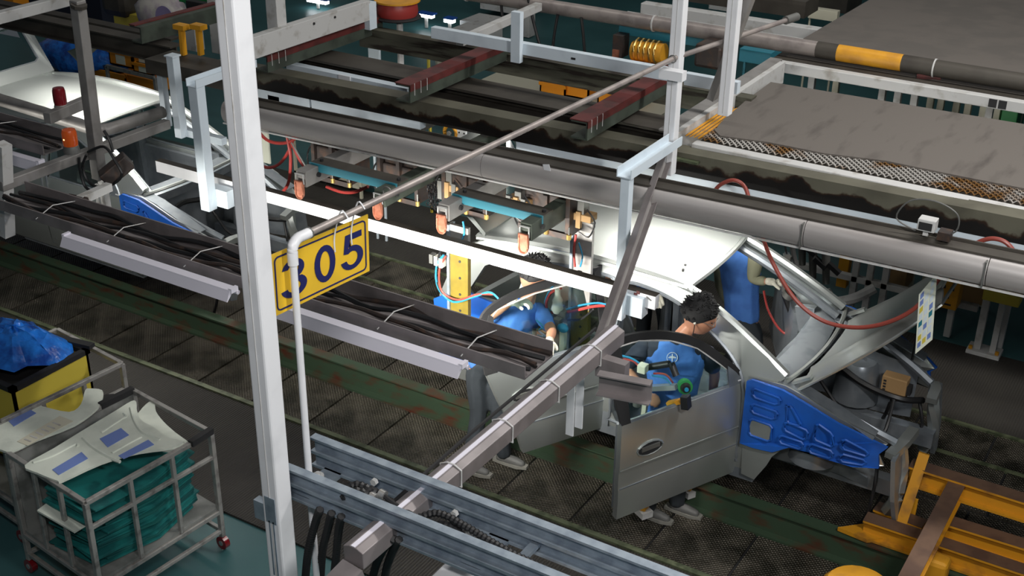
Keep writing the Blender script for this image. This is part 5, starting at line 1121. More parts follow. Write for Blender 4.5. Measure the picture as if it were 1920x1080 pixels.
# ------------------------------------------------------------ carriers with copper tipped arms, motors and tool columns
def carrier(label, tips, ln):
    c0 = W(*tips[0], Z=2.2); t = thing('carrier', label, 'carrier', c0, 'copper tipped carriers')
    ends = []
    for k, tp in enumerate(tips):
        p = W(*tp, Z=2.2); ends.append(p)
        MB().box(p.x-.045, p.x+.045, p.y, p.y+ln[k], 2.14, 2.26).build('arm', m_green if k else m_grey, t, bevel=.004)
        MB().cyl((p.x+.046, p.y+.13, 2.20), (p.x+.062, p.y+.13, 2.20), .018, n=8).build('bolt', m_blackm, t)
        o = cat_rom([(-.034, 0, .05), (-.034, 0, -.045), (-.018, 0, -.078), (0, 0, -.082), (.018, 0, -.078), (.034, 0, -.045), (.034, 0, .05)], 3)
        MB().prism([V((p.x, p.y-.03, 2.14))+q for q in o], (0, .018, 0)).build('copper_tip', m_copper, t)
        MB().tube([V((p.x, p.y-.032, 2.14))+q for q in o], .007, 5, True).build('tip_rim', m_copper, t, True)
        MB().tube([(p.x-.035, p.y-.02, 2.17), (p.x-.035, p.y-.02, 2.24), (p.x+.035, p.y-.02, 2.24), (p.x+.035, p.y-.02, 2.17)], .006, 5).build('wire_bail', m_whited, t, True)
    a, b = ends
    y = max(a.y, b.y)+.14
    MB().box(a.x-.04, b.x+.05, y, y+.13, 2.262, 2.272).build('bar_top', m_dkbeam, t); MB().box(a.x-.04, b.x+.05, y-.012, y, 2.215, 2.273).build('teal_edge', m_tealbar, t)
    for x in (a.x, b.x): MB().cyl((x+.02, y+.06, 2.272), (x+.02, y+.06, 2.29), .014, n=6).build('bolt', m_blackm, t)
    return t
carrier('left carrier of two grey arms joined by a teal bar behind the number sign', ((565, 335), (712, 372)), (1.9, 1.9))
carrier('right carrier of two grey arms joined by a teal bar above the front car roof', ((832, 398), (986, 434)), (1.9, 1.9))
def motor(label, px, py, Y, s=1):
    s *= 1.25; p = W(px, py+10, Y=Y); t = thing('drive_motor', label, 'motor', p, 'oily drive motors')
    g = lambda *a: MB().box(p.x+a[0]*s, p.x+a[1]*s, p.y+a[2]*s, p.y+a[3]*s, p.z+a[4]*s, p.z+a[5]*s)
    g(-.13, .13, -.08, .10, -.02, .10).build('housing', m_dkmach, t, bevel=.012)
    MB().cyl((p.x-.12*s, p.y, p.z+.12*s), (p.x+.12*s, p.y, p.z+.12*s), .062*s, n=12).build('cylinder', m_dkmach, t, True)
    for x in (-.14, .0, .13): g(x-.012, x+.012, -.10, .10, -.10, .14).build('clamp_plate', m_dkmach, t)
    g(-.15, .15, -.11, -.09, -.11, -.08).build('base_bar', m_dkmach, t)
    for x in (.02, .15):
        q = V((p.x+x*s, p.y-.115*s, p.z-.10*s)); f = MB().cyl(q, q+V((0, 0, .035)), .013*s, n=8).build('fitting', m_brass, t, True); MB().cyl(q+V((0, 0, .035)), q+V((0, 0, .09)), .006, n=6).build('stem', m_aged, f)
    MB().tube(cat_rom([(p.x-.13*s, p.y-.05, p.z+.15*s), (p.x-.22*s, p.y-.07, p.z+.03), (p.x-.18*s, p.y-.08, p.z-.12*s), (p.x-.06*s, p.y-.1, p.z-.13*s)], 4), .007, 5).build('pipe_loop', m_black, t, True)
motor('oily dark motor under the duct rail, leftmost of four', 640, 292, 6.98)
motor('oily dark motor under the duct rail, second from left behind the sign pipe', 765, 325, 6.98)
motor('oily dark motor under the duct rail, third from left right of the sign pipe', 890, 345, 6.98, 1.05)
motor('oily dark motor under the duct rail, rightmost beside the beige clamps', 1040, 378, 6.98, 1.1)
def clampset(label, px, py, Y, n=3):
    p = W(px, py, Y=Y); t = thing('clamp_fixture', label, 'clamp', p, 'beige clamp fixtures')
    MB().box(p.x-.09, p.x+.09, p.y-.05, p.y+.05, p.z-.02, p.z+.03).build('plate', m_card, t, bevel=.005)
    for k in range(n): MB().box(p.x-.08+.06*k, p.x-.045+.06*k, p.y-.06, p.y-.03, p.z-.09+.02*(k % 2), p.z+.05).build('jaw', m_aged if k != 1 else m_card, t)
    MB().box(p.x-.02, p.x+.03, p.y-.04, p.y+.04, p.z+.03, p.z+.12).build('block', m_aged, t); MB().tube(cat_rom([p+V((.06, -.05, .08)), p+V((.13, -.06, .0)), p+V((.08, -.05, -.12)), p+V((.0, -.05, -.10))], 4), .006, 5).build('lead', m_black, t, True)
clampset('beige clamp fixture hanging left of the third motor', 846, 350, 6.9)
clampset('beige clamp fixture above the teal bar by the right carrier', 975, 378, 6.85)
clampset('pale beige clamp fixture left of the white hanger over the roof', 1092, 405, 6.95, 2)
q = W(815, 365, Y=6.9); t = thing('chain_bundle', 'hanging bundle of glossy black chain left of the beige clamps', 'chain', q); mb = MB()
for k in range(46):
    c = V((q.x+random.uniform(-.05, .05), q.y+random.uniform(-.04, .04), q.z+.10-.0052*k)); ax = random.uniform(0, 3)
    mb.tube([c+V((.016*math.cos(a)*math.cos(ax), .016*math.cos(a)*math.sin(ax), .020*math.sin(a))) for a in [2*math.pi*i/8 for i in range(8)]], .0045, 4, True)
mb.build('links', m_black, t, True, kind='stuff')
def toolcol(label, px, yt, ym, yb, Y, hwpx):
    a = W(px, yt, Y=Y); m_ = W(px, ym, Y=Y); b = W(px, yb, Y=Y); w = abs(W(px+hwpx, ym, Y=Y).x-m_.x)*.92
    t = thing('tool_column', label, 'column', (m_.x, Y, b.z), 'grey and mustard tool columns')
    MB().box(m_.x-w, m_.x+w, Y, Y+.03, m_.z, a.z).build('grey_plate', m_grey, t); MB().box(m_.x-w, m_.x+w, Y-.004, Y+.035, b.z, m_.z).build('mustard_plate', m_olive, t)
    MB().box(m_.x-w-.02, m_.x-w, Y-.02, Y+.06, b.z, a.z).build('edge_rail', m_galv, t)
    n = 4
    for k in range(n): z = b.z+(m_.z-b.z)*(k+.5)/n; MB().cyl((m_.x+.1*w, Y-.008, z), (m_.x+.1*w, Y-.003, z), .010, n=8).build('hole', m_blackm, t)
    return t, m_, w
tc, m_, w = toolcol('grey and mustard tool column standing before the rear quarter of the front car', 861, 425, 474, 596, 6.62, 18)
for k, (mm, q) in enumerate(((m_bluehose, [(832, 478), (818, 500), (822, 540), (850, 566), (890, 556), (918, 548), (935, 560)]), (m_hosed, [(836, 480), (824, 505), (828, 545), (858, 562), (895, 552), (925, 552)]), (m_black, [(826, 470), (820, 490), (816, 520), (830, 552)]))):
    MB().tube(cat_rom([W(x, y, Y=6.58) for x, y in q], 5), .008, 6).build('hose', mm, tc, True)
for k in range(3): q = W(812+9*k, 482+4*k, Y=6.60); MB().box(q.x-.015, q.x+.015, q.y-.03, q.y+.02, q.z-.04, q.z+.03).build('valve', m_offw if k else m_aged, tc)
q = W(862, 445, Y=6.6); MB().tube(cat_rom([W(868, 415, Y=6.6), W(870, 440, Y=6.6), W(858, 462, Y=6.6)], 4), .007, 6).build('hose', m_bluehose, tc, True)
t2, m_, w = toolcol('grey and mustard tool column beside the rear door glass under the beige clamps', 1088, 415, 578, 668, 7.02, 18)
for k, (mm, r_, q) in enumerate(((m_hose, .011, [(1052, 540), (1032, 550), (1024, 572), (1035, 586), (1070, 584), (1110, 575), (1135, 573)]), (m_bluehose, .007, [(1062, 580), (1090, 572), (1120, 568), (1140, 572)]), (m_bluehose, .006, [(1066, 585), (1095, 578), (1118, 575)]), (m_bluehose, .006, [(1050, 525), (1030, 545), (1022, 570), (1040, 590)]), (m_hose, .009, [(1080, 440), (1076, 470), (1078, 500)]), (m_bluehose, .006, [(1085, 455), (1092, 480), (1088, 500)]), (m_black, .008, [(1064, 600), (1090, 598), (1112, 580)]))):
    MB().tube(cat_rom([W(x, y, Y=6.96) for x, y in q], 5), r_, 6).build('hose', mm, t2, True)
q = W(1045, 565, Y=6.95); t = thing('spot_gun', 'off white spot welding gun between the gloved hand and the mustard column', 'gun', q)
MB().lathe(q+V((0, 0, -.09)), [(.03, 0), (.045, .03), (.035, .08), (.04, .10), (.02, .14), (.022, .19), (.008, .20)], 10).build('body', m_offw, t, True)
MB().box(q.x-.02, q.x+.08, q.y-.02, q.y+.04, q.z-.12, q.z-.06).build('yoke', m_aged, t)
q = W(1005, 655, Y=6.72); t = thing('door_gun', 'grey riveting tool with grip held behind the rear door glass', 'tool', q)
MB().box(q.x-.05, q.x+.06, q.y-.04, q.y+.04, q.z-.12, q.z+.02).build('body', m_aged, t, bevel=.008); MB().cyl(q+V((0, 0, .0)), q+V((-.02, 0, .16)), .016, n=8).build('grip', m_black, t, True); MB().cyl(q+V((.05, 0, -.06)), q+V((.25, .05, -.12)), .03, n=10).build('barrel', m_chrome, t, True)
MB().tube(cat_rom([W(x, y, Y=6.75) for x, y in ((1005, 600), (1018, 612), (1010, 620), (1022, 630), (1005, 628))], 4), .007, 5).build('curled_lead', m_bluehose, t, True)
q = W(1055, 615, Y=6.85); t = thing('valve_block', 'beige post with a round blue knob left of the mustard column', 'valve', q)
MB().box(q.x-.02, q.x+.02, q.y-.01, q.y+.03, q.z-.40, q.z-.02).build('post', m_cream, t); MB().sphere(q, .045, .03, .035).build('knob', m_bluem, t, True); MB().box(q.x-.08, q.x-.03, q.y, q.y+.05, q.z-.2, q.z+.05).build('body', m_aged, t)
# nut runner held by the man in the doorway
q = W(1245, 715, Y=6.62); t = thing('nut_runner', 'grey nut runner with green ringed head seen through the open front door glass', 'tool', q)
MB().cyl(W(1205, 690, Y=6.62), W(1255, 682, Y=6.62), .024, n=10).build('grip', m_black, t, True); MB().cyl(W(1258, 680, Y=6.62), W(1268, 705, Y=6.60), .024, n=10).build('elbow', m_black, t, True)
MB().bar(W(1196, 728, Y=6.60), W(1268, 725, Y=6.60), .04, .035).build('slide', m_chrome, t); MB().cyl(W(1198, 725, Y=6.60), W(1194, 760, Y=6.60), .030, n=12).build('cylinder', m_aged, t, True)
MB().box(*[v for pr in zip(W(1205, 690, Y=6.56)-V((.03, .03, .03)), W(1205, 690, Y=6.56)+V((.03, .03, .03))) for v in pr]).build('block', m_cream, t, bevel=.006)
c = W(1284, 724, Y=6.55); ax = V((.55, -.75, .1)).normalized(); MB().cyl(c-ax*.03, c+ax*.02, .045, .05, 14).build('green_ring', m_dgrn, t, True); MB().cyl(c+ax*.015, c+ax*.05, .036, .028, 14).build('head', m_black, t, True); MB().cyl(c+ax*.05, c+ax*.06, .014, n=10).build('socket', m_bluem, t, True)
MB().bar(W(1212, 740, Y=6.6), W(1206, 785, Y=6.6), .035, .03, (1, 0, 0)).build('stem', m_cream, t); MB().bar(W(1252, 757, Y=6.58), W(1276, 752, Y=6.58), .04, .03).build('yellow_pad', m_yelox, t); MB().bar(W(1285, 742, Y=6.56), W(1287, 765, Y=6.56), .06, .05, (1, 0, 0)).build('dark_pad', m_black, t)
for mm, pts in ((m_bluehose, ((1150, 665), (1180, 670), (1205, 685))), (m_hose, ((1152, 672), (1185, 676), (1200, 690))), (m_hose, ((1225, 700), (1248, 702), (1262, 718))), (m_bluehose, ((1222, 704), (1244, 708), (1258, 720)))):
    MB().tube(cat_rom([W(x, y, Y=6.6) for x, y in pts], 4), .007, 5).build('hose', mm, t, True)
# gun held by the far man
q = W(1478, 540, Y=8.55); t = thing('air_driver', 'dark air driver hanging by the far man with a red hose', 'tool', q)
MB().cyl(W(1478, 480, Y=8.55), W(1472, 545, Y=8.55), .03, n=8).build('body', m_aged, t, True); MB().cyl(W(1475, 550, Y=8.55), W(1490, 600, Y=8.55), .045, .03, 10).build('motor', m_black, t, True); MB().cyl(W(1482, 548, Y=8.5), W(1476, 556, Y=8.5), .05, n=12).build('ring', m_aged, t, True)
MB().tube(cat_rom([W(x, y, Y=8.55) for x, y in ((1432, 545), (1440, 580), (1460, 615), (1480, 627), (1498, 610), (1500, 590))], 5), .010, 6).build('hose', m_hose, t, True)
# ------------------------------------------------------------ hoses
def hose(label, pts, Y, r, m, n=6):
    ps = [W(p[0], p[1], Y=(p[2] if len(p) > 2 else Y)) for p in pts]; return solo(MB().tube(cat_rom(ps, n), r, 8), 'air_hose', m, label, 'hose', smooth=True)
hose('brown red hose swinging in a long loop before the windscreen and raised bonnet', [(1335, 365, 7.2), (1350, 347, 7.2), (1375, 338, 7.2), (1396, 350, 7.2), (1408, 385, 7.1), (1428, 440, 7.02), (1450, 495, 7.0), (1490, 560, 7.0), (1540, 600, 7.0), (1600, 614, 7.0), (1660, 606, 7.0), (1715, 578, 7.0), (1757, 528, 7.0), (1775, 500, 7.02)], 7, .0135, m_hosed)
hose('brown red hose arching over the duct rail at the right edge', [(1810, 478), (1822, 462), (1845, 450), (1868, 448), (1890, 458), (1912, 488), (1925, 510)], 7.1, .0135, m_hosed)
for q_, lb in (([(470, 240), (500, 262), (535, 268), (560, 255), (575, 240)], 'thin red hose sagging right behind the nearest post, upper of two'), ([(470, 300), (500, 314), (525, 306), (545, 275), (555, 235)], 'red hose sagging right behind the nearest post, lower of two'), ([(530, 232), (540, 265), (545, 300), (540, 345), (520, 370)], 'red hose hanging down beside the sagging pair'), ([(548, 285), (565, 305), (580, 322)], 'short thick red hose running into the left teal bar'), ([(505, 158), (510, 175), (512, 195)], 'red hose bundle under the rusty beam, left of three'), ([(528, 160), (542, 180), (548, 200)], 'dark red hose under the rusty beam, middle of three'), ([(558, 165), (568, 185), (575, 205)], 'dark red hose under the rusty beam, right of three'), ([(612, 350), (640, 360), (665, 360), (690, 350)], 'red hose lying under the left teal bar'), ([(735, 318), (722, 330), (705, 340)], 'short red hose beside the second motor')):
    hose(lb, [(q_[0][0], q_[0][1]-14 if q_[0][1] < 300 else q_[0][1])]+q_[1:], 6.87 if 200 < q_[0][1] < 245 else 7.1 if q_[0][1] > 200 else 7.41, .013, m_hose)
hose('dark stick like lever crossing the sagging red hoses', [(516, 215), (545, 265), (575, 315)], 6.87, .007, m_aged)
q = W(1740, 425, Y=6.86); t = thing('sensor_unit', 'small sensor box with cable loops on top of the duct rail at the right', 'sensor', (q.x, 6.84, 2.592))
MB().box(q.x-.05, q.x+.05, 6.80, 6.88, q.z-.01, q.z+.06).build('case', m_whited, t, bevel=.004); MB().box(q.x-.04, q.x+.035, 6.796, 6.80, q.z, q.z+.045).build('window', m_blackm, t); MB().box(q.x-.015, q.x+.015, 6.82, 6.86, 2.60, q.z).build('stalk', m_whited, t)
MB().box(q.x+.07, q.x+.14, 6.80, 6.88, 2.60, 2.65).build('plug', m_dkmach, t)
MB().tube(cat_rom([(q.x-.06, 6.84, 2.61), (q.x-.18, 6.84, q.z+.02), (q.x-.12, 6.84, q.z+.14), (q.x+.02, 6.84, q.z+.17), (q.x+.15, 6.84, q.z+.12), (q.x+.16, 6.84, 2.66), (q.x+.06, 6.84, 2.60)], 5), .005, 5).build('cable_loop', m_aged, t, True)
# printed card hanging at the bonnet corner
t = thing('job_card', 'printed card with blue and yellow squares hanging at the bonnet corner', 'card', W(1735, 660, Y=6.98))
cc = [W(*p, Y=6.98) for p in ((1723, 552), (1757, 512), (1748, 637), (1716, 664))]
MB().prism(cc, (0, .004, 0)).build('sheet', m_poster, t)
for i in range(3):
    for j in range(8):
        if random.random() < .2: continue
        f = lambda u, v: cc[0].lerp(cc[1], u).lerp(cc[3].lerp(cc[2], u), v)+V((0, -.001, 0))
        u, v = .10+.29*i, .04+.115*j
        MB().prism([f(u, v), f(u+.2, v), f(u+.2, v+.085), f(u, v+.085)], (0, -.001, 0)).build('print', random.choice([m_whiteb, m_tealbar, m_ybin, m_label, m_whiteb]), t)
# ------------------------------------------------------------ far side and background
def pbox(name, label, cat, x0, y0, x1, y1, Y, dep, m, group=None, bevel=.006, zb=None, leg=False):
    if zb is not None: Y = W((x0+x1)/2, y1, Z=zb).y
    a = W(x0, (y0+y1)/2, Y=Y); b = W(x1, (y0+y1)/2, Y=Y); zt = W((x0+x1)/2, y0, Y=Y).z; zb = W((x0+x1)/2, y1, Y=Y).z
    mb = MB().box(a.x, b.x, Y, Y+dep, zb, zt)
    if leg:
        for x in (a.x+.012, b.x-.012): mb.box(x-.012, x+.012, Y+dep*.4, Y+dep*.4+.024, -.012, zb+.01)
    return solo(mb, name, m, label, cat, group, bevel=bevel)
def openbox(name, label, x0, y0, x1, y1, Y, dep, m, card=None, group=None, zb=None):
    if zb is not None: Y = W((x0+x1)/2, y1, Z=zb).y
    a = W(x0, (y0+y1)/2, Y=Y); b = W(x1, (y0+y1)/2, Y=Y); zt = W((x0+x1)/2, y0, Y=Y).z; zb = W((x0+x1)/2, y1, Y=Y).z
    t = thing(name, label, 'bin', ((a.x+b.x)/2, Y+dep/2, zb), group); w = .02
    for q in ((a.x, b.x, Y, Y+w), (a.x, b.x, Y+dep-w, Y+dep), (a.x, a.x+w, Y, Y+dep), (b.x-w, b.x, Y, Y+dep)): MB().box(*q, zb, zt).build('wall', m, t)
    MB().box(a.x, b.x, Y, Y+dep, zb, zb+.02).build('base', m, t); MB().box(a.x-.01, b.x+.01, Y-.012, Y, zt-.04, zt).build('lip', m, t)
    if card: MB().box(a.x+(b.x-a.x)*.3, a.x+(b.x-a.x)*.7, Y-.004, Y-.001, zb+(zt-zb)*.15, zb+(zt-zb)*.75).build('bin_card', m_poster, t)
    return t
# rack at the right, far side
RY = 10.75
t = thing('parts_rack', 'white square tube rack on the far side behind the raised bonnet', 'rack', (-2.4, RY, 0))
for px in (1480, 1606, 1634, 1664, 1800, 1905):
    x = W(px, 500, Y=RY).x; MB().box(x-.03, x+.03, RY-.03, RY+.03, 0, 2.3).build('upright', m_whited, t, bevel=.004)
for px in (1560, 1740, 1760, 1790, 1812, 1910):
    x = W(px, 220, Y=RY+.8).x; MB().box(x-.03, x+.03, RY+.77, RY+.83, 0, 2.45).build('upright', m_cream, t, bevel=.004)
for z in (.32, 2.28): MB().box(W(1470, 500, Y=RY).x, W(1850, 500, Y=RY).x, RY-.03, RY+.03, z, z+.06).build('rail', m_whited, t, bevel=.004)
MB().box(W(1470, 500, Y=RY).x, W(1905, 500, Y=RY).x, RY+.03, RY+.8, 1.05, 1.08).build('shelf', m_cream, t)
MB().tube(cat_rom([W(1548, 545, Y=RY-.2), W(1565, 565, Y=RY-.2), W(1600, 560, Y=RY-.2), W(1640, 540, Y=RY-.1)], 4), .05, 8).build('white_pipe', m_whited, t, True)
t = thing('yellow_box', 'amber yellow box with dark printed marks on the far rack', 'box', (W(1776, 540, Y=10.5).x, 10.5, .6))
a = W(1752, 540, Y=10.5); b = W(1800, 540, Y=10.5); zt = W(1776, 498, Y=10.5).z; zb = W(1776, 580, Y=10.5).z
MB().box(a.x, b.x, 10.5, 10.68, zb, zt).build('case', m_yelox, t, bevel=.01)
for u, v in ((.25, .75), (.6, .72), (.35, .52), (.7, .5), (.2, .35), (.55, .30)): MB().box(a.x+(b.x-a.x)*u-.012, a.x+(b.x-a.x)*u+.02, 10.496, 10.5, zb+(zt-zb)*v-.02, zb+(zt-zb)*v+.012).build('printed_mark', m_blackm, t)
MB().box(a.x+.05, b.x-.05, 10.496, 10.5, zb+.04, zb+.055).build('printed_mark', m_blackm, t)
pbox('amber_board', 'narrow amber board between the white rack uprights', 'board', 1570, 478, 1590, 540, 10.9, .1, m_yelox)
pbox('carton', 'brown carton on the rack right of the amber box', 'carton', 1806, 500, 1850, 570, 10.95, .3, m_card)
pbox('carton', 'brown carton behind the rack above the duct rail', 'carton', 1640, 418, 1720, 452, 11.0, .4, m_card)
pbox('carton', 'brown carton at the right edge of the rack', 'carton', 1868, 470, 1915, 520, 11.2, .3, m_card)
pbox('carton', 'brown carton low on the rack beside the raised bonnet', 'carton', 1660, 488, 1700, 545, 11.1, .3, m_card)
pbox('cream_cabinet', 'cream cabinet between the two walkways at the right', 'cabinet', 1832, 196, 1872, 260, 11.4, .5, m_cream)
pbox('green_locker', 'dark green locker beside the cream cabinet', 'locker', 1874, 205, 1905, 262, 11.3, .4, m_dgrn)
t = thing('floor_stand', 'white floor stand with a yellow rest and bolted foot at the far right', 'stand', (W(1852, 660, Z=0).x, 10.60, 0)); o = ORG[t.name]
MB().box(o.x-.17, o.x+.12, o.y-.09, o.y+.10, 0, .04).build('foot', m_whited, t, bevel=.005); MB().box(o.x-.12, o.x-.06, o.y-.03, o.y+.03, .04, 1.05).build('leg', m_whited, t); MB().box(o.x+.02, o.x+.07, o.y-.03, o.y+.03, .04, .62).build('leg', m_whited, t)
MB().box(o.x-.12, o.x+.19, o.y-.10, o.y+.06, .56, .66).build('yellow_rest', m_ybin, t, bevel=.01); MB().box(o.x-.20, o.x+.12, o.y-.05, o.y+.05, .95, 1.05).build('top_plate', m_whited, t)
for x in (-.14, .09): MB().cyl((o.x+x, o.y-.05, .04), (o.x+x, o.y-.05, .07), .018, n=6).build('anchor_bolt', m_yelox, t)
for k, (x, y, z) in enumerate(((1545, 480, 1.1), (1520, 470, 1.1), (1500, 445, 1.3))):
    q = W(x, y, Y=9.7); t = thing('hanging_tool', ['grey hanging power tool with blue lead beside the far door frame', 'red and blue hanging power tool left of the far door frame', 'dark hanging tool just right of the far windscreen pillar'][k], 'tool', q, 'hanging tools beyond the far pillar')
    MB().cyl(q+V((0, 0, .15)), q+V((.05, 0, -.25)), .04, .03, 10).build('body', m_aged, t, True); MB().bar(q+V((.05, -.02, -.05)), q+V((.16, -.02, -.12)), .05, .04).build('handle', m_black, t); MB().tube(cat_rom([q+V((0, 0, .15)), q+V((-.1, 0, .25)), q+V((-.05, 0, .5)), q+V((0, 0, .8))], 4), .012, 6).build('lead', (m_bluehose, m_hose, m_black)[k], t, True)
q = W(1565, 445, Y=9.2)
# left / top clutter
openbox('orange_bin', 'orange bin with a white card beside the blue bag, left of three', 205, 97, 247, 124, 11.6, .35, m_orange, True, 'orange bins on the rack')
openbox('orange_bin', 'orange bin with a white card, upper right of three on the rack', 250, 104, 285, 120, 11.6, .35, m_orange, True, 'orange bins on the rack')
openbox('orange_bin', 'orange bin with a white card, lower right of three on the rack', 250, 120, 285, 138, 11.55, .35, m_orange, True, 'orange bins on the rack')
openbox('orange_tray', 'open orange tray below the carded bins, left one', 178, 135, 235, 160, 10.9, .45, m_orange, None, 'orange trays under the rack', zb=.0)
openbox('orange_tray', 'open orange tray below the carded bins, right one', 232, 145, 292, 170, 10.7, .45, m_orange, None, 'orange trays under the rack', zb=.0)
t = thing('bin_rack', 'slim grey rack rail carrying the carded orange bins', 'rack', W(245, 138, Y=11.5)); a = W(200, 124, Y=11.55); b = W(290, 146, Y=11.55)
MB().bar(a, b, .04, .05).build('rail', m_carts, t); 
for p in (a, b): MB().bar(p, V((p.x, p.y, 0)), .04, .04, (1, 0, 0)).build('leg', m_carts, t)
def bag(name, label, x0, y0, x1, y1, Y, m):
    a = W((x0+x1)/2, (y0+y1)/2, Y=Y); rx = abs(W(x1, (y0+y1)/2, Y=Y).x-W(x0, (y0+y1)/2, Y=Y).x)/2; rz = abs(W((x0+x1)/2, y0, Y=Y).z-W((x0+x1)/2, y1, Y=Y).z)/2
    mb = MB(); N = 20; R_ = []
    for k in range(11):
        th = math.pi*(.02+.96*k/10); R_.append([a+V((rx*math.sin(th)**.7*math.cos(f)*(1+.10*math.sin(5*f+2*k)), rx*.7*math.sin(th)**.7*math.sin(f)*(1+.1*math.sin(4*f+k)), rz*math.cos(th)*(1+.06*math.sin(3*f)))) for f in [2*math.pi*i/N for i in range(N)]])
    mb.rings(R_); t = thing(name, label, 'bag', a-V((0, 0, rz))); mb.build('film', m, t, True); return t, a, rx, rz
bag('blue_bag', 'crumpled blue plastic bag behind the grey upright at the left', 95, 62, 235, 132, 12.2, m_bag)
t = thing('paper_sheet', 'folded white paper sheet stuck on the blue bag', 'paper', W(150, 100, Y=11.3)); 
MB().prism([W(126, 96, Y=11.35), W(146, 88, Y=11.25), W(166, 74, Y=11.3), W(198, 78, Y=11.3), W(170, 102, Y=11.3), W(146, 116, Y=11.3)], (0, .01, 0)).build('sheet', m_cream, t)
t, a, rx, rz = bag('film_pack', 'film wrapped pack with lilac ring print at the top left', 264, -14, 340, 57, 12.0, m_bagw)
for r_, mm in ((.17, m_purple), (.105, m_bagw), (.07, m_poster), (.03, m_purple)):
    c = W(308, 35, Y=11.62); MB().cyl(c+V((0, .02-r_*.06, 0)), c+V((0, .018-r_*.06-.004+.17*.0, 0)), r_, n=20).build('ring_print', mm, t)
pbox('yellow_carton', 'mustard yellow carton with a dark hand hole at the top left', 'box', 214, 26, 264, 57, 12.4, .4, m_ybin)
pbox('grey_drum', 'dark grey rounded drum at the top left edge', 'drum', 185, -25, 232, 34, 12.3, .4, m_dkbeam, bevel=.12)
pbox('dark_cabinet', 'dark blue black cabinet behind the left upright', 'cabinet', 30, -20, 190, 60, 14, .6, m_shirt)
pbox('white_column', 'white pillar right beside the nearest post at the top', 'pillar', 392, -10, 414, 100, 10.5, .15, m_whited)
pbox('white_column', 'white pillar behind the ochre straps', 'pillar', 345, 48, 366, 95, 10.9, .15, m_whited)
pbox('dark_board', 'dark brown board left of the white pillar at the top', 'board', 350, 5, 392, 38, 11.0, .1, m_blackm)
pbox('green_board', 'pale green board at the top beside the white pillar', 'board', 335, -12, 388, 8, 11.2, .1, m_dgrn)
pbox('orange_bin', 'orange bin at the very top left corner', 'bin', -10, -15, 24, 8, 13, .3, m_orange)
t = thing('hose_reel', 'large red hose reel with dark flanges at the top centre', 'reel', W(745, 24, Z=2.75)); q = W(745, 12, Z=2.82)
MB().lathe(q+V((0, 0, -.10)), [(.20, 0), (.21, .01), (.20, .02), (.165, .025)], 24).build('flange', m_blackm, t, True); MB().lathe(q+V((0, 0, -.08)), [(.17, 0), (.185, .04), (.18, .09), (.17, .13)], 24).build('wound_hose', m_hose, t, True); MB().lathe(q+V((0, 0, .05)), [(.17, 0), (.205, .0), (.205, .015), (.02, .02)], 24).build('flange', m_yelox, t, True)
MB().tube(cat_rom([q+V((-.2, -.05, -.02)), q+V((-.12, -.1, -.22)), q+V((-.02, -.1, -.32))], 4), .02, 6).build('hose_tail', m_hosed, t, True); MB().cyl(q+V((.02, 0, -.1)), q+V((.02, 0, -.75)), .03, n=8).build('stand', m_whited, t, True)
for x0, y0, x1, y1, lb in ((783, 25, 809, 33, 'small lit fluorescent lamp in the distance right of the hose reel'), (832, 34, 848, 43, 'small lit lamp in the distance above the white beam end'), (575, -3, 610, 6, 'lit fluorescent lamp at the top edge beside the white frame')):
    a = W((x0+x1)/2, (y0+y1)/2, Y=17); w = abs(W(x1, y0, Y=17).x-W(x0, y0, Y=17).x)/2; h = abs(W(x0, y0, Y=17).z-W(x0, y1, Y=17).z)/2
    t = thing('work_lamp', lb, 'lamp', a, 'distant lit lamps'); MB().box(a.x-w, a.x+w, 17, 17.1, a.z-h, a.z+h*.4).build('lit_face', m_lit, t); MB().box(a.x-w*1.1, a.x+w*1.1, 17, 17.15, a.z+h*.4, a.z+h).build('hood', m_blue, t); MB().cyl((a.x, 17.05, 0), (a.x, 17.05, a.z-h), .03, n=6).build('pole', m_whited, t, True)
# middle background machines and tables
pbox('white_crate', 'white crate under the pale beam end at the top centre', 'crate', 838, 62, 905, 92, 12.5, .6, m_whited, zb=0)
pbox('white_crate', 'white crate on the table left of the hanger at the top', 'crate', 862, 42, 910, 62, 13.2, .6, m_whited, zb=0)
pbox('grey_column', 'grey steel column behind the white hanger leg', 'column', 978, 22, 992, 70, 14, .2, m_whited, zb=0)
pbox('white_board', 'white hanging board seen between the dark plate beams', 'board', 690, 86, 711, 116, 9.6, .03, m_whiteb, leg=True)
pbox('white_sack', 'slanting white sack in the dark behind the green beam', 'sack', 812, 106, 852, 132, 10.8, .3, m_cream, bevel=.08, zb=0)
pbox('green_sheet', 'folded green sheet left of the white crate', 'sheet', 818, 66, 845, 80, 12.4, .3, m_dgrn, bevel=.05, zb=0)
pbox('yellow_tube', 'thin yellow tube upright in the dark behind the beams', 'tube', 800, 104, 804, 132, 10.5, .03, m_ybin, leg=True)
openbox('yellow_bin', 'yellow bin under the walkway beams, left of three behind the sign pipe', 1012, 157, 1060, 178, 10.9, .5, m_orange, None, 'yellow bins beyond the line', zb=.80)
openbox('yellow_bin', 'tall yellow bin behind the sign pipe, middle of three', 1036, 155, 1104, 182, 10.7, .5, m_orange, None, 'yellow bins beyond the line', zb=.80)
openbox('yellow_bin', 'yellow bin right of the sign pipe, right of three', 1120, 172, 1188, 202, 10.6, .5, m_orange, None, 'yellow bins beyond the line', zb=.80)
t = thing('work_table', 'pale work table beyond the line under the yellow bins', 'table', (-5.2, 10.9, 0)); a = W(900, 150, Z=.80); b = W(1240, 215, Z=.80)
MB().box(a.x, b.x, a.y-.3, a.y+.5, .76, .80).build('top', m_cream, t)
for x in (a.x+.1, (a.x+b.x)/2, b.x-.1):
    for y in (a.y-.25, a.y+.45): MB().box(x-.03, x+.03, y-.03, y+.03, 0, .76).build('leg', m_cream, t)
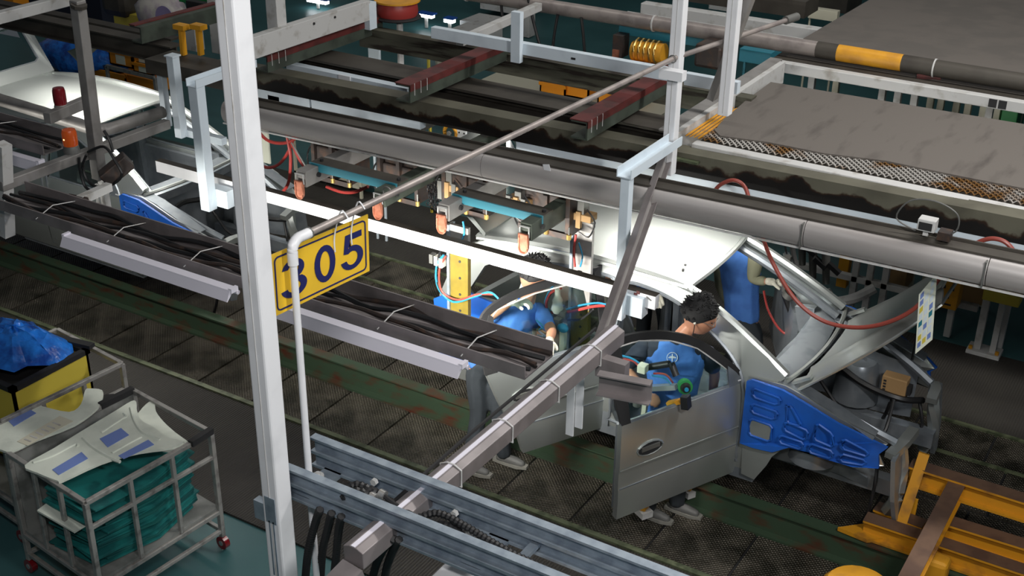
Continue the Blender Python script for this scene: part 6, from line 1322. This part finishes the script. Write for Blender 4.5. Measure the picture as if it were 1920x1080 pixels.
t = thing('cart_frame', 'cream tube trolley on the teal floor behind the red hoses', 'trolley', W(575, 320, Z=0)); 
xs = W(550, 300, Y=10.4).x; 
for z in (.12, .62): MB().box(xs, xs+1.0, 10.4, 10.9, z, z+.03).build('shelf', m_cream, t)
for x in (xs, xs+.97):
    for y in (10.4, 10.87): MB().box(x, x+.03, y, y+.03, 0, .95).build('upright', m_cream, t)
pbox('blue_box', 'blue box on the trolley behind the duct rail', 'box', 625, 203, 660, 220, 10.6, .3, m_bluem)
pbox('white_tub', 'white tub on the trolley behind the duct rail', 'tub', 598, 196, 628, 214, 10.5, .3, m_offw)
pbox('white_tub', 'white tub right of the blue box behind the duct rail', 'tub', 660, 210, 700, 232, 10.5, .3, m_offw)
pbox('marked_board', 'white board with yellow and blue smudges behind the nearest post', 'board', 484, 225, 503, 305, 7.9, .02, m_poster)
q = W(858, 250, Y=8.3); t = thing('white_valve', 'white valve unit with an ochre wheel above the duct rail', 'valve', q)
MB().box(q.x-.0, q.x+.10, 8.28, 8.34, q.z-.08, q.z+.06).build('plate', m_white, t, bevel=.004); w_ = q+V((-.06, 0, 0)); MB().tube([w_+V((.06*math.cos(a), -.02, .065*math.sin(a))) for a in [2*math.pi*i/16 for i in range(16)]], .016, 6, True).build('wheel', m_yelox, t, True); MB().cyl(w_+V((0, -.02, 0)), w_+V((0, -.05, 0)), .02, n=8).build('hub', m_chrome, t, True); MB().bar(q+V((-.1, .02, .08)), q+V((.14, .02, .06)), .05, .04).build('bracket', m_whited, t)
MB().bar(q+V((.0, .02, .08)), V((q.x, 7.95, 2.50)), .04, .03).build('mount_arm', m_whited, t)
for dx in (.03, .08): MB().cyl((q.x+dx, 8.275, q.z+.02), (q.x+dx, 8.28, q.z+.02), .008, n=6).build('bolt', m_blackm, t)
q = W(1215, 95, Y=9.9); t = thing('ochre_motor', 'ochre motor with coiled hose on a teal bar left of the white post', 'motor', q)
MB().cyl(q+V((-.14, 0, -.02)), q+V((.16, 0, .0)), .09, n=14).build('body', m_yelox, t, True); MB().lathe(q+V((-.05, -.05, -.14)), [(.02, 0), (.13, .01), (.13, .03), (.02, .04)], 16).build('disc', m_orange, t, True)
for k in range(5): MB().tube([q+V((-.10+.05*k, .098*math.cos(a), .098*math.sin(a))) for a in [2*math.pi*i/12 for i in range(12)]], .010, 5, True).build('coil', m_brass, t, True)
MB().box(q.x-.35, q.x+.55, q.y+.1, q.y+.2, q.z+.08, q.z+.16).build('teal_bar', m_tealbar, t); MB().box(q.x-.34, q.x-.24, q.y-.03, q.y+.1, q.z-.10, q.z+.10).build('clamp_head', m_dkmach, t); MB().box(q.x-.33, q.x-.27, q.y-.05, q.y-.03, q.z-.17, q.z-.03).build('copper_tip', m_copper, t)
for q_, lb in (([(988, -5), (1000, 40), (1012, 85)], 'black cable hanging below the big pipe, left of three'), ([(1046, 35), (1040, 60), (1034, 110)], 'black cable hanging below the big pipe, middle of three'), ([(1090, 40), (1094, 70), (1098, 122)], 'black cable hanging below the big pipe, right of three'), ([(940, 18), (945, 40), (965, 46), (980, 40)], 'short black cable looping beside the white hanger leg')):
    hose(lb, [(q_[0][0], q_[0][1]-8)]+q_[1:], PY-.05, .014, m_black)
pbox('dark_machine', 'dark oily machine block behind the white post near the big pipe', 'machine', 1300, 85, 1352, 130, 9.6, .3, m_dkmach, bevel=.03)
pbox('teal_block', 'teal painted block behind the second post', 'block', 1385, 95, 1445, 120, 10.2, .3, m_tealbar, leg=True)
pbox('bright_panel', 'pale lit panel glimpsed above the far walkway edge', 'panel', 1515, 18, 1570, 38, 14.5, .1, m_cream, leg=True)
pbox('gauge_box', 'white instrument box with dark dials under the rusty beam', 'box', 1092, 298, 1122, 320, 7.9, .1, m_offw)
pbox('amber_box', 'amber yellow box beside the instrument box under the rusty beam', 'box', 1068, 296, 1094, 316, 7.95, .1, m_yelox)
pbox('blue_valve', 'blue cylinder behind the duct rail right of the post', 'valve', 1268, 340, 1282, 355, 7.9, .1, m_bluem)
for k in range(5):
    x = (560, 900, 1330, 1420, 1520)[k]; pbox('floor_cabinet', ['grey cabinet far back behind the white frame', 'grey cabinet far back at the top centre', 'grey cabinet far back right of the white post', 'dark cabinet far back behind the second post', 'dark cabinet far back above the far walkway'][k], 'cabinet', x, -30, x+70, 22, 18+.3*k, .8, m_dkbeam if k > 2 else m_whited)
